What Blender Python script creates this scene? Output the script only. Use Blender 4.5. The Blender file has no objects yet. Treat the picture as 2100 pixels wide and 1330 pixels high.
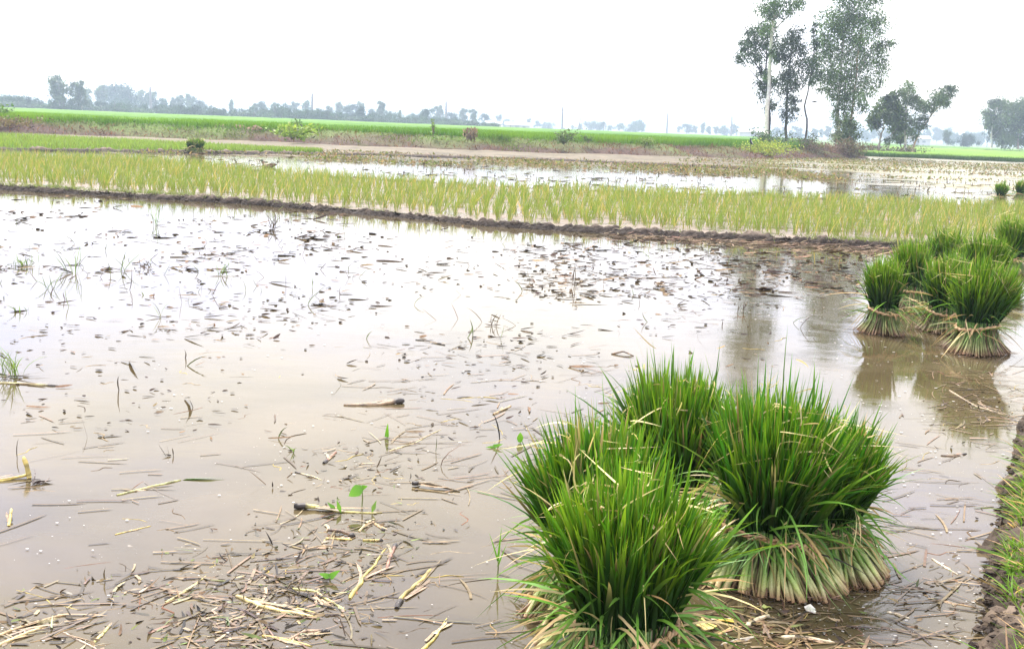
import bpy, math, random
import numpy as np
from mathutils import Matrix, Vector

rng = np.random.default_rng(11)
random.seed(11)
R_ = math.radians
scene = bpy.context.scene
COL = scene.collection

# ------------------------------------------------------------------ camera
CAM_H, FPX = 1.5, 2300.0            # height above the paddy water; focal length in photo pixels (2100 wide)
PITCH, ROLL = R_(10.06), R_(2.26)
CM = Matrix.Rotation(math.pi / 2 - PITCH, 3, 'X') @ Matrix.Rotation(ROLL, 3, 'Z')
cam = bpy.data.cameras.new('camera')
cam.sensor_width = 36.0
cam.lens = 36.0 * FPX / 2100.0
cam.clip_start, cam.clip_end = 0.05, 6000.0
cam_o = bpy.data.objects.new('camera', cam)
cam_o.matrix_world = Matrix.Translation((0, 0, CAM_H)) @ CM.to_4x4()
COL.objects.link(cam_o)
scene.camera = cam_o

# ------------------------------------------------------------------ sky
SUN_EL, SUN_AZ = R_(56), R_(-28)    # azimuth from +Y towards +X: hazy sun high beyond the field, to the left
world = bpy.data.worlds.new('World')
scene.world = world
world.use_nodes = True
wn, wl = world.node_tree.nodes, world.node_tree.links
wn.clear()
w_out = wn.new('ShaderNodeOutputWorld')
w_bg = wn.new('ShaderNodeBackground'); w_bg.inputs['Strength'].default_value = 0.1
w_sky = wn.new('ShaderNodeTexSky'); w_sky.sky_type = 'NISHITA'; w_sky.sun_disc = False
w_sky.sun_elevation = SUN_EL; w_sky.sun_rotation = SUN_AZ
w_sky.dust_density = 4.0; w_sky.air_density = 1.0
w_tc = wn.new('ShaderNodeTexCoord')
w_sep = wn.new('ShaderNodeSeparateXYZ')
w_abs = wn.new('ShaderNodeMath'); w_abs.operation = 'ABSOLUTE'
w_ramp = wn.new('ShaderNodeMapRange')          # overcast sky: brighter overhead than at the horizon
w_ramp.inputs['From Min'].default_value = 0.0; w_ramp.inputs['From Max'].default_value = 1.0
w_ramp.inputs['To Min'].default_value = 10.4; w_ramp.inputs['To Max'].default_value = 13.0
w_map = wn.new('ShaderNodeMapping'); w_map.inputs['Scale'].default_value = (1.6, 1.6, 4.0)
w_noise = wn.new('ShaderNodeTexNoise'); w_noise.inputs['Scale'].default_value = 2.2
w_noise.inputs['Detail'].default_value = 4.0
w_cr = wn.new('ShaderNodeValToRGB')
w_cr.color_ramp.elements[0].position = 0.36; w_cr.color_ramp.elements[0].color = (0.78, 0.83, 1.14, 1)
w_cr.color_ramp.elements[1].position = 0.62; w_cr.color_ramp.elements[1].color = (1.06, 1.0, 0.93, 1)
w_mul = wn.new('ShaderNodeVectorMath'); w_mul.operation = 'SCALE'
w_mix = wn.new('ShaderNodeMix'); w_mix.data_type = 'RGBA'; w_mix.inputs['Factor'].default_value = 0.74
wl.new(w_tc.outputs['Generated'], w_sep.inputs[0])
wl.new(w_sep.outputs['Z'], w_abs.inputs[0])
wl.new(w_abs.outputs[0], w_ramp.inputs['Value'])
wl.new(w_tc.outputs['Generated'], w_map.inputs['Vector'])
wl.new(w_map.outputs[0], w_noise.inputs['Vector'])
wl.new(w_noise.outputs['Fac'], w_cr.inputs['Fac'])
wl.new(w_cr.outputs['Color'], w_mul.inputs[0])
wl.new(w_ramp.outputs['Result'], w_mul.inputs['Scale'])
wl.new(w_sky.outputs['Color'], w_mix.inputs['A'])
wl.new(w_mul.outputs[0], w_mix.inputs['B'])
wl.new(w_mix.outputs['Result'], w_bg.inputs['Color'])
wl.new(w_bg.outputs[0], w_out.inputs['Surface'])

sun = bpy.data.lights.new('sun', 'SUN')
sun.energy = 2.7; sun.angle = R_(9); sun.color = (1.0, 0.95, 0.86)
sun_o = bpy.data.objects.new('sun', sun)
sd = Vector((math.sin(SUN_AZ) * math.cos(SUN_EL), math.cos(SUN_AZ) * math.cos(SUN_EL), math.sin(SUN_EL)))
sun_o.rotation_euler = sd.to_track_quat('Z', 'Y').to_euler()
COL.objects.link(sun_o)

scene.view_settings.view_transform = 'Standard'
scene.view_settings.look = 'None'
scene.view_settings.exposure = 1.38
scene.view_settings.gamma = 1.0
scene.cycles.max_bounces = 6
scene.cycles.diffuse_bounces = 2
scene.cycles.glossy_bounces = 2
scene.cycles.transmission_bounces = 3
scene.cycles.volume_bounces = 0
scene.cycles.transparent_max_bounces = 4

# ------------------------------------------------------------------ helpers
_R = np.array(CM)
def ray(px, py):
    px, py = np.asarray(px, float), np.asarray(py, float)
    d = np.stack([(px - 1050) / FPX, -(py - 665) / FPX, -np.ones_like(px)], -1)
    return d @ _R.T
def G(px, py, z=0.0):
    """the point of height z that a photo pixel shows"""
    d = ray(px, py); t = (z - CAM_H) / d[..., 2]
    return np.stack([d[..., 0] * t, d[..., 1] * t, np.full_like(t, z)], -1)
def at(px, py, y):
    """the point at distance y (metres ahead) that a photo pixel shows"""
    d = ray(px, py); t = y / d[..., 1]
    return np.stack([d[..., 0] * t, d[..., 1] * t, CAM_H + d[..., 2] * t], -1)

def nrm(v):
    return v / np.maximum(np.linalg.norm(v, axis=-1, keepdims=True), 1e-9)
def rand(n, a=0.0, b=1.0): return rng.uniform(a, b, n)
def lerp(a, b, t): return a + (b - a) * t

_H = {}
def vnoise(x, y, seed=0):
    if seed not in _H: _H[seed] = np.random.default_rng(seed + 500).uniform(-1, 1, (256, 256))
    T = _H[seed]
    x, y = np.asarray(x, float), np.asarray(y, float)
    xi, yi = np.floor(x).astype(int), np.floor(y).astype(int)
    fx, fy = x - xi, y - yi
    fx, fy = fx * fx * (3 - 2 * fx), fy * fy * (3 - 2 * fy)
    g = lambda i, j: T[i % 256, j % 256]
    return lerp(lerp(g(xi, yi), g(xi + 1, yi), fx), lerp(g(xi, yi + 1), g(xi + 1, yi + 1), fx), fy)
def fbm(x, y, seed=0, oct=4, gain=0.5):
    s = 0; a = 1.0
    for o in range(oct):
        s = s + a * vnoise(x * 2 ** o, y * 2 ** o, seed + o); a *= gain
    return s

class MB:
    """collects vertices, faces and a per-vertex surface colour; build() links them as one mesh object"""
    def __init__(s): s.V, s.C, s.F3, s.F4, s.n = [], [], [], [], 0
    def add(s, v, c, f4=None, f3=None):
        v = np.asarray(v, float).reshape(-1, 3); c = np.asarray(c, float)
        if c.ndim == 1: c = np.tile(c, (len(v), 1))
        s.V.append(v); s.C.append(c.reshape(-1, 3))
        if f4 is not None and len(f4): s.F4.append(np.asarray(f4, int).reshape(-1, 4) + s.n)
        if f3 is not None and len(f3): s.F3.append(np.asarray(f3, int).reshape(-1, 3) + s.n)
        s.n += len(v)
    def mesh(s, name, mat, smooth=True):
        V = np.concatenate(s.V); C = np.concatenate(s.C)
        f4 = np.concatenate(s.F4) if s.F4 else np.zeros((0, 4), int)
        f3 = np.concatenate(s.F3) if s.F3 else np.zeros((0, 3), int)
        me = bpy.data.meshes.new(name)
        me.vertices.add(len(V)); me.vertices.foreach_set('co', V.astype(np.float32).ravel())
        me.loops.add(f4.size + f3.size)
        me.loops.foreach_set('vertex_index', np.concatenate([f4.ravel(), f3.ravel()]).astype(np.int32))
        me.polygons.add(len(f4) + len(f3))
        st = np.concatenate([np.arange(len(f4)) * 4, f4.size + np.arange(len(f3)) * 3])
        me.polygons.foreach_set('loop_start', st.astype(np.int32))
        me.polygons.foreach_set('use_smooth', np.full(len(f4) + len(f3), smooth))
        me.update(calc_edges=True)
        a = me.attributes.new('tint', 'FLOAT_COLOR', 'POINT')
        a.data.foreach_set('color', np.concatenate([C, np.ones((len(C), 1))], 1).astype(np.float32).ravel())
        me.materials.append(mat)
        return me
    def build(s, name, mat, parent=None, smooth=True, loc=None):
        return link(name, s.mesh(name, mat, smooth), parent, loc)

def link(name, me, parent=None, loc=None):
    o = bpy.data.objects.new(name, me); COL.objects.link(o)
    if parent is not None: o.parent = parent
    if loc is not None: o.location = loc
    return o
def empty(name, loc, rz=0.0):
    o = bpy.data.objects.new(name, None); o.empty_display_size = 0.1
    o.location = loc; o.rotation_euler = (0, 0, rz); COL.objects.link(o); return o
def tag(o, label=None, cat=None, group=None, kind=None):
    for k, v in (('label', label), ('category', cat), ('group', group), ('kind', kind)):
        if v: o[k] = v
    return o
def copy_tree(o, parent=None):
    c = o.copy(); COL.objects.link(c); c.parent = parent
    for ch in list(o.children): copy_tree(ch, c)
    return c

def blades(mb, P, D, L, W, bend, c0, c1, nseg=4, ck=1.5, prof='rice', face=None):
    """N grass blades at once: P root, D unit direction, L length, W width, bend = sideways offset of the tip (as a share of L)"""
    N = len(P)
    L, W = np.broadcast_to(L, N), np.broadcast_to(W, N)
    if face is None: face = nrm(rng.normal(size=(N, 3)))
    S = nrm(np.cross(D, face))
    t = np.linspace(0, 1, nseg + 1)
    cen = P[:, None] + D[:, None] * (L[:, None] * t)[..., None] + bend[:, None] * (L[:, None] * t ** 2)[..., None]
    if prof == 'rice': w = np.minimum(1, .45 + 1.6 * t) * (1 - t ** 2.6)
    elif prof == 'strip': w = np.where(t < .999, 1.0, .6)
    else: w = 1 - t ** 1.5
    tc = (t ** ck)[None, :, None]
    c = c0[:, None] * (1 - tc) + c1[:, None] * tc
    hw = (W[:, None] * w[None] * .5)[..., None] * S[:, None]
    a, b = cen - hw, cen + hw
    nv = 2 * nseg + 1
    V = np.empty((N, nv, 3)); C = np.empty((N, nv, 3))
    V[:, 0:2 * nseg:2] = a[:, :nseg]; V[:, 1:2 * nseg:2] = b[:, :nseg]; V[:, -1] = cen[:, -1]
    C[:, 0:2 * nseg:2] = c[:, :nseg]; C[:, 1:2 * nseg:2] = c[:, :nseg]; C[:, -1] = c[:, -1]
    base = (np.arange(N) * nv)[:, None, None]
    k = np.arange(nseg - 1)
    q = np.stack([2 * k, 2 * k + 1, 2 * k + 3, 2 * k + 2], -1)[None] + base
    tr = np.array([[2 * nseg - 2, 2 * nseg - 1, 2 * nseg]])[None] + base
    mb.add(V, C.reshape(-1, 3), q.reshape(-1, 4), tr.reshape(-1, 3))

def tubes(mb, cen, rad, c, sides=5, cap=True):
    """N tubes at once: cen (N,K,3) centre lines, rad (N,K), c (N,K,3) colours"""
    cen = np.asarray(cen, float); N, K = cen.shape[:2]
    rad = np.broadcast_to(rad, (N, K)); c = np.broadcast_to(c, (N, K, 3))
    T = nrm(np.gradient(cen, axis=1))
    up = np.where(np.abs(T[..., 2:3]) > .9, np.array([1., 0, 0]), np.array([0, 0, 1.]))
    A = nrm(np.cross(T, up)); B = np.cross(T, A)
    an = np.arange(sides) * 2 * math.pi / sides
    V = cen[:, :, None] + rad[:, :, None, None] * (np.cos(an)[:, None] * A[:, :, None] + np.sin(an)[:, None] * B[:, :, None])
    C = np.repeat(c[:, :, None], sides, 2)
    k, s = np.meshgrid(np.arange(K - 1), np.arange(sides), indexing='ij')
    s2 = (s + 1) % sides
    q = np.stack([k * sides + s, k * sides + s2, (k + 1) * sides + s2, (k + 1) * sides + s], -1).reshape(-1, 4)
    f4 = (q[None] + (np.arange(N) * K * sides)[:, None, None]).reshape(-1, 4)
    f3 = None
    if cap:
        e = []
        for off in (0, (K - 1) * sides):
            for i in range(1, sides - 1): e.append([off, off + i, off + i + 1])
        f3 = (np.array(e)[None] + (np.arange(N) * K * sides)[:, None, None]).reshape(-1, 3)
    mb.add(V, C.reshape(-1, 3), f4, f3)
def tube(mb, pts, rad, c, sides=7):
    pts = np.asarray(pts, float); K = len(pts)
    c = np.asarray(c, float)
    tubes(mb, pts[None], np.broadcast_to(np.asarray(rad, float), K)[None], (np.tile(c, (K, 1)) if c.ndim == 1 else c)[None], sides)

def leaves(mb, P, A, L, W, c, fold=.25, face=None):
    """N diamond leaves (two triangles with a fold): root P, axis A"""
    N = len(P); L, W = np.broadcast_to(L, N)[:, None], np.broadcast_to(W, N)[:, None]
    if face is None: face = nrm(rng.normal(size=(N, 3)))
    S = nrm(np.cross(A, face)); U = np.cross(S, A)
    V = np.stack([P, P + A * L * .45 + S * W * .5 + U * W * fold, P + A * L, P + A * L * .45 - S * W * .5 + U * W * fold], 1)
    i = (np.arange(N) * 4)[:, None]
    mb.add(V, np.repeat(c, 4, 0), f3=np.concatenate([i + [0, 1, 2], i + [0, 2, 3]]))

def resample(line, step):
    line = np.asarray(line, float)
    s = np.concatenate([[0], np.cumsum(np.linalg.norm(np.diff(line, axis=0), axis=1))])
    # smooth the corners with a cubic-ish pass
    q = np.arange(0, s[-1], step)
    out = np.stack([np.interp(q, s, line[:, k]) for k in range(line.shape[1])], 1)
    k = max(1, int(.8 / step))
    ker = np.ones(2 * k + 1) / (2 * k + 1)
    pad = np.concatenate([np.repeat(out[:1], k, 0), out, np.repeat(out[-1:], k, 0)])
    return np.stack([np.convolve(pad[:, j], ker, 'valid') for j in range(line.shape[1])], 1)
def grid_faces(n, m):
    i, j = np.meshgrid(np.arange(n - 1), np.arange(m - 1), indexing='ij')
    return np.stack([i * m + j, (i + 1) * m + j, (i + 1) * m + j + 1, i * m + j + 1], -1).reshape(-1, 4)
def sheet(name, X, Y, Z, C, mat, smooth=True):
    mb = MB(); mb.add(np.stack([X, Y, Z], -1), C, grid_faces(*X.shape)); return mb.build(name, mat, None, smooth)
def jit(c, n, v=.15, h=.06):
    """n variations of a surface colour"""
    c = np.asarray(c, float)
    return np.clip(c * (1 + rng.normal(0, v, (n, 1))) * (1 + rng.normal(0, h, (n, 3))), .002, .95)

# ------------------------------------------------------------------ materials
def mat_new(name):
    m = bpy.data.materials.new(name); m.use_nodes = True
    nt = m.node_tree; b = nt.nodes['Principled BSDF']
    return m, nt, b
def mat_tint(name, rough=.7, spec=.3, noise=0.0, nscale=30.0, bump=0.0, bscale=60.0, coat=0.0, translucent=0.0, trans_gain=(1.6, 1.5, 1.0)):
    m, nt, b = mat_new(name); N, Lk = nt.nodes, nt.links
    at_ = N.new('ShaderNodeAttribute'); at_.attribute_name = 'tint'
    col = at_.outputs['Color']
    tc = N.new('ShaderNodeTexCoord')
    if noise:
        nz = N.new('ShaderNodeTexNoise'); nz.inputs['Scale'].default_value = nscale; nz.inputs['Detail'].default_value = 5
        Lk.new(tc.outputs['Object'], nz.inputs['Vector'])
        mr = N.new('ShaderNodeMapRange'); mr.inputs['From Min'].default_value = .3; mr.inputs['From Max'].default_value = .7
        mr.inputs['To Min'].default_value = 1 - noise; mr.inputs['To Max'].default_value = 1 + noise
        Lk.new(nz.outputs['Fac'], mr.inputs['Value'])
        mu = N.new('ShaderNodeVectorMath'); mu.operation = 'SCALE'
        Lk.new(col, mu.inputs[0]); Lk.new(mr.outputs['Result'], mu.inputs['Scale']); col = mu.outputs[0]
    Lk.new(col, b.inputs['Base Color'])
    b.inputs['Roughness'].default_value = rough
    b.inputs['Specular IOR Level'].default_value = spec
    b.inputs['Coat Weight'].default_value = coat
    b.inputs['Coat Roughness'].default_value = .06
    b.inputs['Coat IOR'].default_value = 1.33
    if bump:
        bz = N.new('ShaderNodeTexNoise'); bz.inputs['Scale'].default_value = bscale; bz.inputs['Detail'].default_value = 6
        Lk.new(tc.outputs['Object'], bz.inputs['Vector'])
        bp = N.new('ShaderNodeBump'); bp.inputs['Strength'].default_value = bump; bp.inputs['Distance'].default_value = .02
        Lk.new(bz.outputs['Fac'], bp.inputs['Height']); Lk.new(bp.outputs[0], b.inputs['Normal'])
    if translucent:
        tr = N.new('ShaderNodeBsdfTranslucent')
        g = N.new('ShaderNodeVectorMath'); g.operation = 'MULTIPLY'; g.inputs[1].default_value = trans_gain
        Lk.new(col, g.inputs[0]); Lk.new(g.outputs[0], tr.inputs['Color'])
        mx = N.new('ShaderNodeMixShader'); mx.inputs[0].default_value = translucent
        Lk.new(b.outputs[0], mx.inputs[1]); Lk.new(tr.outputs[0], mx.inputs[2])
        Lk.new(mx.outputs[0], N['Material Output'].inputs['Surface'])
    return m
M_BLADE = mat_tint('rice_leaf', rough=.45, spec=.35, translucent=.18)
M_GRASS = mat_tint('grass_leaf', rough=.6, spec=.25, translucent=.35)
M_TREE = mat_tint('tree_leaf', rough=.5, spec=.3, translucent=.3)
M_STEM = mat_tint('rice_stem', rough=.45, spec=.35, noise=.25, nscale=60)
M_ROPE = mat_tint('straw_rope', rough=.75, noise=.3, nscale=120)
M_SOIL = mat_tint('soil', rough=.85, spec=.2, noise=.45, nscale=9, bump=.9, bscale=30)
M_WETSOIL = mat_tint('wet_soil', rough=.75, spec=.3, noise=.3, nscale=5, bump=.35, bscale=14)
M_STRAW = mat_tint('floating_straw', rough=.38, spec=.45, noise=.35, nscale=45, bump=.3, bscale=160)
M_LITTER = mat_tint('rotten_litter', rough=.8, spec=.12, noise=.35, nscale=45)
M_SUNK = mat_tint('soaked_straw', rough=.4, spec=.2, noise=.3, nscale=40)
M_BARK = mat_tint('bark', rough=.8, noise=.3, nscale=6, bump=.4, bscale=12)
M_PLAIN = mat_tint('plain_paint', rough=.6, noise=.12, nscale=3)

def mat_water(name, c0, c1, bump=.05, weed=None):
    m, nt, b = mat_new(name); N, Lk = nt.nodes, nt.links
    tc = N.new('ShaderNodeTexCoord')
    nz = N.new('ShaderNodeTexNoise'); nz.inputs['Scale'].default_value = .75; nz.inputs['Detail'].default_value = 8; nz.inputs['Roughness'].default_value = .62
    nz.inputs['Distortion'].default_value = .6
    Lk.new(tc.outputs['Object'], nz.inputs['Vector'])
    cr = N.new('ShaderNodeValToRGB')
    cr.color_ramp.elements[0].position = .35; cr.color_ramp.elements[0].color = (*c0, 1)
    cr.color_ramp.elements[1].position = .68; cr.color_ramp.elements[1].color = (*c1, 1)
    Lk.new(nz.outputs['Fac'], cr.inputs['Fac'])
    col = cr.outputs['Color']
    rough_in = None
    if weed:                                   # a film of duckweed and silt that lies on part of the water
        lo, hi, wcol, sc = weed
        wz = N.new('ShaderNodeTexNoise'); wz.inputs['Scale'].default_value = sc; wz.inputs['Detail'].default_value = 8
        wz.inputs['Roughness'].default_value = .7
        mp = N.new('ShaderNodeMapping'); mp.inputs['Scale'].default_value = (.35, 1.0, 1.0)
        Lk.new(tc.outputs['Object'], mp.inputs['Vector']); Lk.new(mp.outputs[0], wz.inputs['Vector'])
        sx = N.new('ShaderNodeSeparateXYZ'); Lk.new(tc.outputs['Object'], sx.inputs[0])
        gx = N.new('ShaderNodeMapRange'); gx.inputs['From Min'].default_value = 6; gx.inputs['From Max'].default_value = 16
        gx.inputs['To Min'].default_value = -.2; gx.inputs['To Max'].default_value = .1
        Lk.new(sx.outputs['X'], gx.inputs['Value'])
        ad = N.new('ShaderNodeMath'); ad.operation = 'ADD'; Lk.new(wz.outputs['Fac'], ad.inputs[0]); Lk.new(gx.outputs['Result'], ad.inputs[1])
        wr = N.new('ShaderNodeMapRange'); wr.inputs['From Min'].default_value = lo; wr.inputs['From Max'].default_value = hi
        Lk.new(ad.outputs[0], wr.inputs['Value'])
        mx = N.new('ShaderNodeMix'); mx.data_type = 'RGBA'; Lk.new(wr.outputs['Result'], mx.inputs['Factor'])
        Lk.new(col, mx.inputs['A']); mx.inputs['B'].default_value = (*wcol, 1); col = mx.outputs['Result']
        rr = N.new('ShaderNodeMapRange'); rr.inputs['To Min'].default_value = .05; rr.inputs['To Max'].default_value = .55
        Lk.new(wr.outputs['Result'], rr.inputs['Value']); rough_in = rr.outputs['Result']
    Lk.new(col, b.inputs['Base Color'])
    b.inputs['IOR'].default_value = 1.42
    b.inputs['Roughness'].default_value = .04
    if rough_in is not None: Lk.new(rough_in, b.inputs['Roughness'])
    else:                                      # a thin scum lies on the water in drifts
        sz = N.new('ShaderNodeTexNoise'); sz.inputs['Scale'].default_value = 1.7; sz.inputs['Detail'].default_value = 9; sz.inputs['Roughness'].default_value = .7
        Lk.new(tc.outputs['Object'], sz.inputs['Vector'])
        sr = N.new('ShaderNodeMapRange'); sr.inputs['From Min'].default_value = .5; sr.inputs['From Max'].default_value = .75
        sr.inputs['To Min'].default_value = .03; sr.inputs['To Max'].default_value = .3
        Lk.new(sz.outputs['Fac'], sr.inputs['Value']); Lk.new(sr.outputs['Result'], b.inputs['Roughness'])
    r1 = N.new('ShaderNodeTexNoise'); r1.inputs['Scale'].default_value = 2.6; r1.inputs['Detail'].default_value = 3
    r2 = N.new('ShaderNodeTexNoise'); r2.inputs['Scale'].default_value = 22; r2.inputs['Detail'].default_value = 4
    mp2 = N.new('ShaderNodeMapping'); mp2.inputs['Scale'].default_value = (1.0, 2.2, 1.0); mp2.inputs['Rotation'].default_value = (0, 0, .25)
    Lk.new(tc.outputs['Object'], mp2.inputs['Vector'])
    Lk.new(mp2.outputs[0], r1.inputs['Vector']); Lk.new(mp2.outputs[0], r2.inputs['Vector'])
    ma = N.new('ShaderNodeMath'); ma.operation = 'MULTIPLY_ADD'; ma.inputs[1].default_value = .12
    Lk.new(r2.outputs['Fac'], ma.inputs[0]); Lk.new(r1.outputs['Fac'], ma.inputs[2])
    bp = N.new('ShaderNodeBump'); bp.inputs['Strength'].default_value = bump; bp.inputs['Distance'].default_value = .05
    Lk.new(ma.outputs[0], bp.inputs['Height']); Lk.new(bp.outputs[0], b.inputs['Normal'])
    return m
M_WATER = mat_water('muddy_water', (.060, .046, .021), (.108, .083, .046), .022)
M_BACKWATER = mat_water('back_water', (.12, .10, .06), (.16, .13, .08), .06, weed=(.5, .68, (.22, .20, .085), .5))

def mat_plot():
    """wet mud between the seedlings: shallow water standing in the hollows"""
    m, nt, b = mat_new('puddled_mud'); N, Lk = nt.nodes, nt.links
    tc = N.new('ShaderNodeTexCoord')
    nz = N.new('ShaderNodeTexNoise'); nz.inputs['Scale'].default_value = 1.6; nz.inputs['Detail'].default_value = 8; nz.inputs['Roughness'].default_value = .65
    Lk.new(tc.outputs['Object'], nz.inputs['Vector'])
    cr = N.new('ShaderNodeValToRGB'); e = cr.color_ramp.elements
    e[0].position = .4; e[0].color = (.12, .09, .06, 1); e[1].position = .62; e[1].color = (.22, .17, .125, 1)
    Lk.new(nz.outputs['Fac'], cr.inputs['Fac']); Lk.new(cr.outputs['Color'], b.inputs['Base Color'])
    mr = N.new('ShaderNodeMapRange'); mr.inputs['From Min'].default_value = .42; mr.inputs['From Max'].default_value = .55
    mr.inputs['To Min'].default_value = .08; mr.inputs['To Max'].default_value = .6
    Lk.new(nz.outputs['Fac'], mr.inputs['Value']); Lk.new(mr.outputs['Result'], b.inputs['Roughness'])
    b.inputs['IOR'].default_value = 1.36
    n2 = N.new('ShaderNodeTexNoise'); n2.inputs['Scale'].default_value = 9; n2.inputs['Detail'].default_value = 6
    Lk.new(tc.outputs['Object'], n2.inputs['Vector'])
    mm = N.new('ShaderNodeMath'); mm.operation = 'MULTIPLY'; Lk.new(n2.outputs['Fac'], mm.inputs[0]); Lk.new(mr.outputs['Result'], mm.inputs[1])
    bp = N.new('ShaderNodeBump'); bp.inputs['Strength'].default_value = .7; bp.inputs['Distance'].default_value = .06
    Lk.new(mm.outputs[0], bp.inputs['Height']); Lk.new(bp.outputs[0], b.inputs['Normal'])
    return m
M_PLOT = mat_plot()

def mat_field(name, c0, c1, c2):
    m, nt, b = mat_new(name); N, Lk = nt.nodes, nt.links
    tc = N.new('ShaderNodeTexCoord')
    mp = N.new('ShaderNodeMapping'); mp.inputs['Scale'].default_value = (.02, .06, 1)
    n1 = N.new('ShaderNodeTexNoise'); n1.inputs['Scale'].default_value = 1.0; n1.inputs['Detail'].default_value = 6
    Lk.new(tc.outputs['Object'], mp.inputs['Vector']); Lk.new(mp.outputs[0], n1.inputs['Vector'])
    cr = N.new('ShaderNodeValToRGB'); e = cr.color_ramp.elements
    e[0].position = .35; e[0].color = (*c0, 1); e[1].position = .68; e[1].color = (*c2, 1)
    k = e.new(.5); k.color = (*c1, 1)
    Lk.new(n1.outputs['Fac'], cr.inputs['Fac']); Lk.new(cr.outputs['Color'], b.inputs['Base Color'])
    b.inputs['Roughness'].default_value = .8; b.inputs['Specular IOR Level'].default_value = .15
    n2 = N.new('ShaderNodeTexNoise'); n2.inputs['Scale'].default_value = 4.0; n2.inputs['Detail'].default_value = 5
    Lk.new(tc.outputs['Object'], n2.inputs['Vector'])
    bp = N.new('ShaderNodeBump'); bp.inputs['Strength'].default_value = .8; bp.inputs['Distance'].default_value = .2
    Lk.new(n2.outputs['Fac'], bp.inputs['Height']); Lk.new(bp.outputs[0], b.inputs['Normal'])
    return m
M_FAR = mat_field('far_fields', (.10, .15, .03), (.13, .19, .04), (.17, .20, .06))
M_RICE = mat_field('rice_canopy', (.035, .115, .004), (.08, .19, .007), (.13, .225, .012))
M_LIME = mat_field('ripening_canopy', (.08, .19, .010), (.125, .235, .012), (.17, .25, .02))

# ------------------------------------------------------------------ the setting
BUND = np.array([(-22, 21.5), (-14, 21.2), (-9.35, 20.34), (-4.74, 19.3), (-2.2, 18.0), (-.06, 16.7), (3.13, 16.25), (5.8, 15.9), (9, 15.7), (16, 15.5)])
BACK = np.array([(-22, 32.0), (-14.89, 32.47), (-10.97, 33.35), (-6.31, 28.7), (-4.33, 27.74), (-0.12, 25.85), (3.9, 26.6), (8.43, 26.36), (11.93, 26.53), (20, 27)])
BANK = np.array([(-75, 48), (-50, 52.5), (-25.9, 56.8), (-19.8, 60), (-9.7, 62), (-.4, 61), (6, 64.5), (13.2, 70.2), (18.5, 77.4), (25.7, 87.5), (27.5, 91), (26, 99), (20, 112), (10, 140)])
def y_bund(x): return np.interp(x, BUND[:, 0], BUND[:, 1])
def y_back(x): return np.interp(x, BACK[:, 0], BACK[:, 1])
def y_bank(x): return np.interp(x, BANK[:10, 0], BANK[:10, 1])

def rect(name, x0, x1, y0, y1, z, mat, nx=2, ny=2):
    X, Y = np.meshgrid(np.linspace(x0, x1, nx), np.linspace(y0, y1, ny), indexing='ij')
    return sheet(name, X, Y, np.full_like(X, z), np.array([.15, .15, .1]), mat)
tag(rect('ground', -1500, 1500, -60, 2400, -.25, M_FAR, 40, 40), 'flat hazy farmland stretching to the horizon', 'ground', kind='structure')

# near flooded paddy
xs = np.linspace(-22, 16, 60)
X = np.stack([xs, xs], 1); Y = np.stack([np.full_like(xs, -4.0), y_bund(xs)], 1)
tag(sheet('paddy_water', X, Y, np.zeros_like(X), np.array([.1, .1, .1]), M_WATER), 'muddy flooded paddy water reflecting the white sky', 'water', kind='structure')
# plot of transplanted seedlings
X = np.repeat(xs[:, None], 30, 1); tt = np.linspace(0, 1, 30)[None]
Y = lerp(y_bund(xs)[:, None], y_back(xs)[:, None] + .4, tt)
Z = .055 + .018 * fbm(X * 1.5, Y * 1.5, 3)
tag(sheet('seedling_plot_mud', X, Y, Z, np.array([.3, .24, .19]), M_PLOT), 'wet pinkish mud under the rows of transplanted seedlings', 'mud', kind='structure')
# water beyond
tag(rect('back_water', -60, 110, 24, 104, 0.0, M_BACKWATER), 'bright shallow water beyond the seedling plot', 'water', kind='structure')

def ridge(name, line, half, h, step, m, cfun, mat, seed, rough=.5, power=1.4, flat=False):
    """an earthen ridge along a line"""
    L = resample(line, step)
    T = nrm(np.gradient(L, axis=0)); Nn = np.stack([-T[:, 1], T[:, 0]], 1)
    u = np.linspace(-1, 1, m)
    s = np.arange(len(L)) * step
    wv = 1 + .28 * fbm(s * .8, s * 0 + 3.3, seed)
    X = L[:, :1] + Nn[:, :1] * u * half * wv[:, None]; Y = L[:, 1:] + Nn[:, 1:] * u * half * wv[:, None]
    hh = h * (1 + .35 * fbm(s * .5, s * 0 + 9.1, seed + 7))[:, None]
    prof = np.clip(1 - np.abs(u) ** 2.2, 0, 1) ** (1 / power)
    n1 = .45 * fbm(X * 2.5, Y * 2.5, seed + 11, 3, .6) + .8 * fbm(X * 8, Y * 8, seed + 15, 4, .65)
    Z = -.06 + (hh + .06) * prof[None] + rough * h * n1 * (.25 + prof[None])
    return sheet(name, X, Y, Z, cfun(X, Y, Z, u, n1).reshape(-1, 3), mat, not flat)
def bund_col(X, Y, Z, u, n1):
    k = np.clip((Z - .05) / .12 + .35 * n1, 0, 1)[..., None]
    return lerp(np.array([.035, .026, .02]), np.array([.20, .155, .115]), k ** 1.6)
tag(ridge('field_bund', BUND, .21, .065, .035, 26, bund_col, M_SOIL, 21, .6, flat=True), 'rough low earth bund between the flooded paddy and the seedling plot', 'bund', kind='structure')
tag(ridge('plot_edge_bund', BACK + [0, .35], .28, .06, .08, 12, bund_col, M_SOIL, 33, .5), 'low muddy edge behind the seedling plot', 'bund', kind='structure')
SB = np.array([(-40, 35.5), (-20, 37.5), (-16, 39), (-12.3, 42.8), (-7, 47), (-.3, 50.3), (6.1, 49.7), (10, 50.5)])
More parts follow.
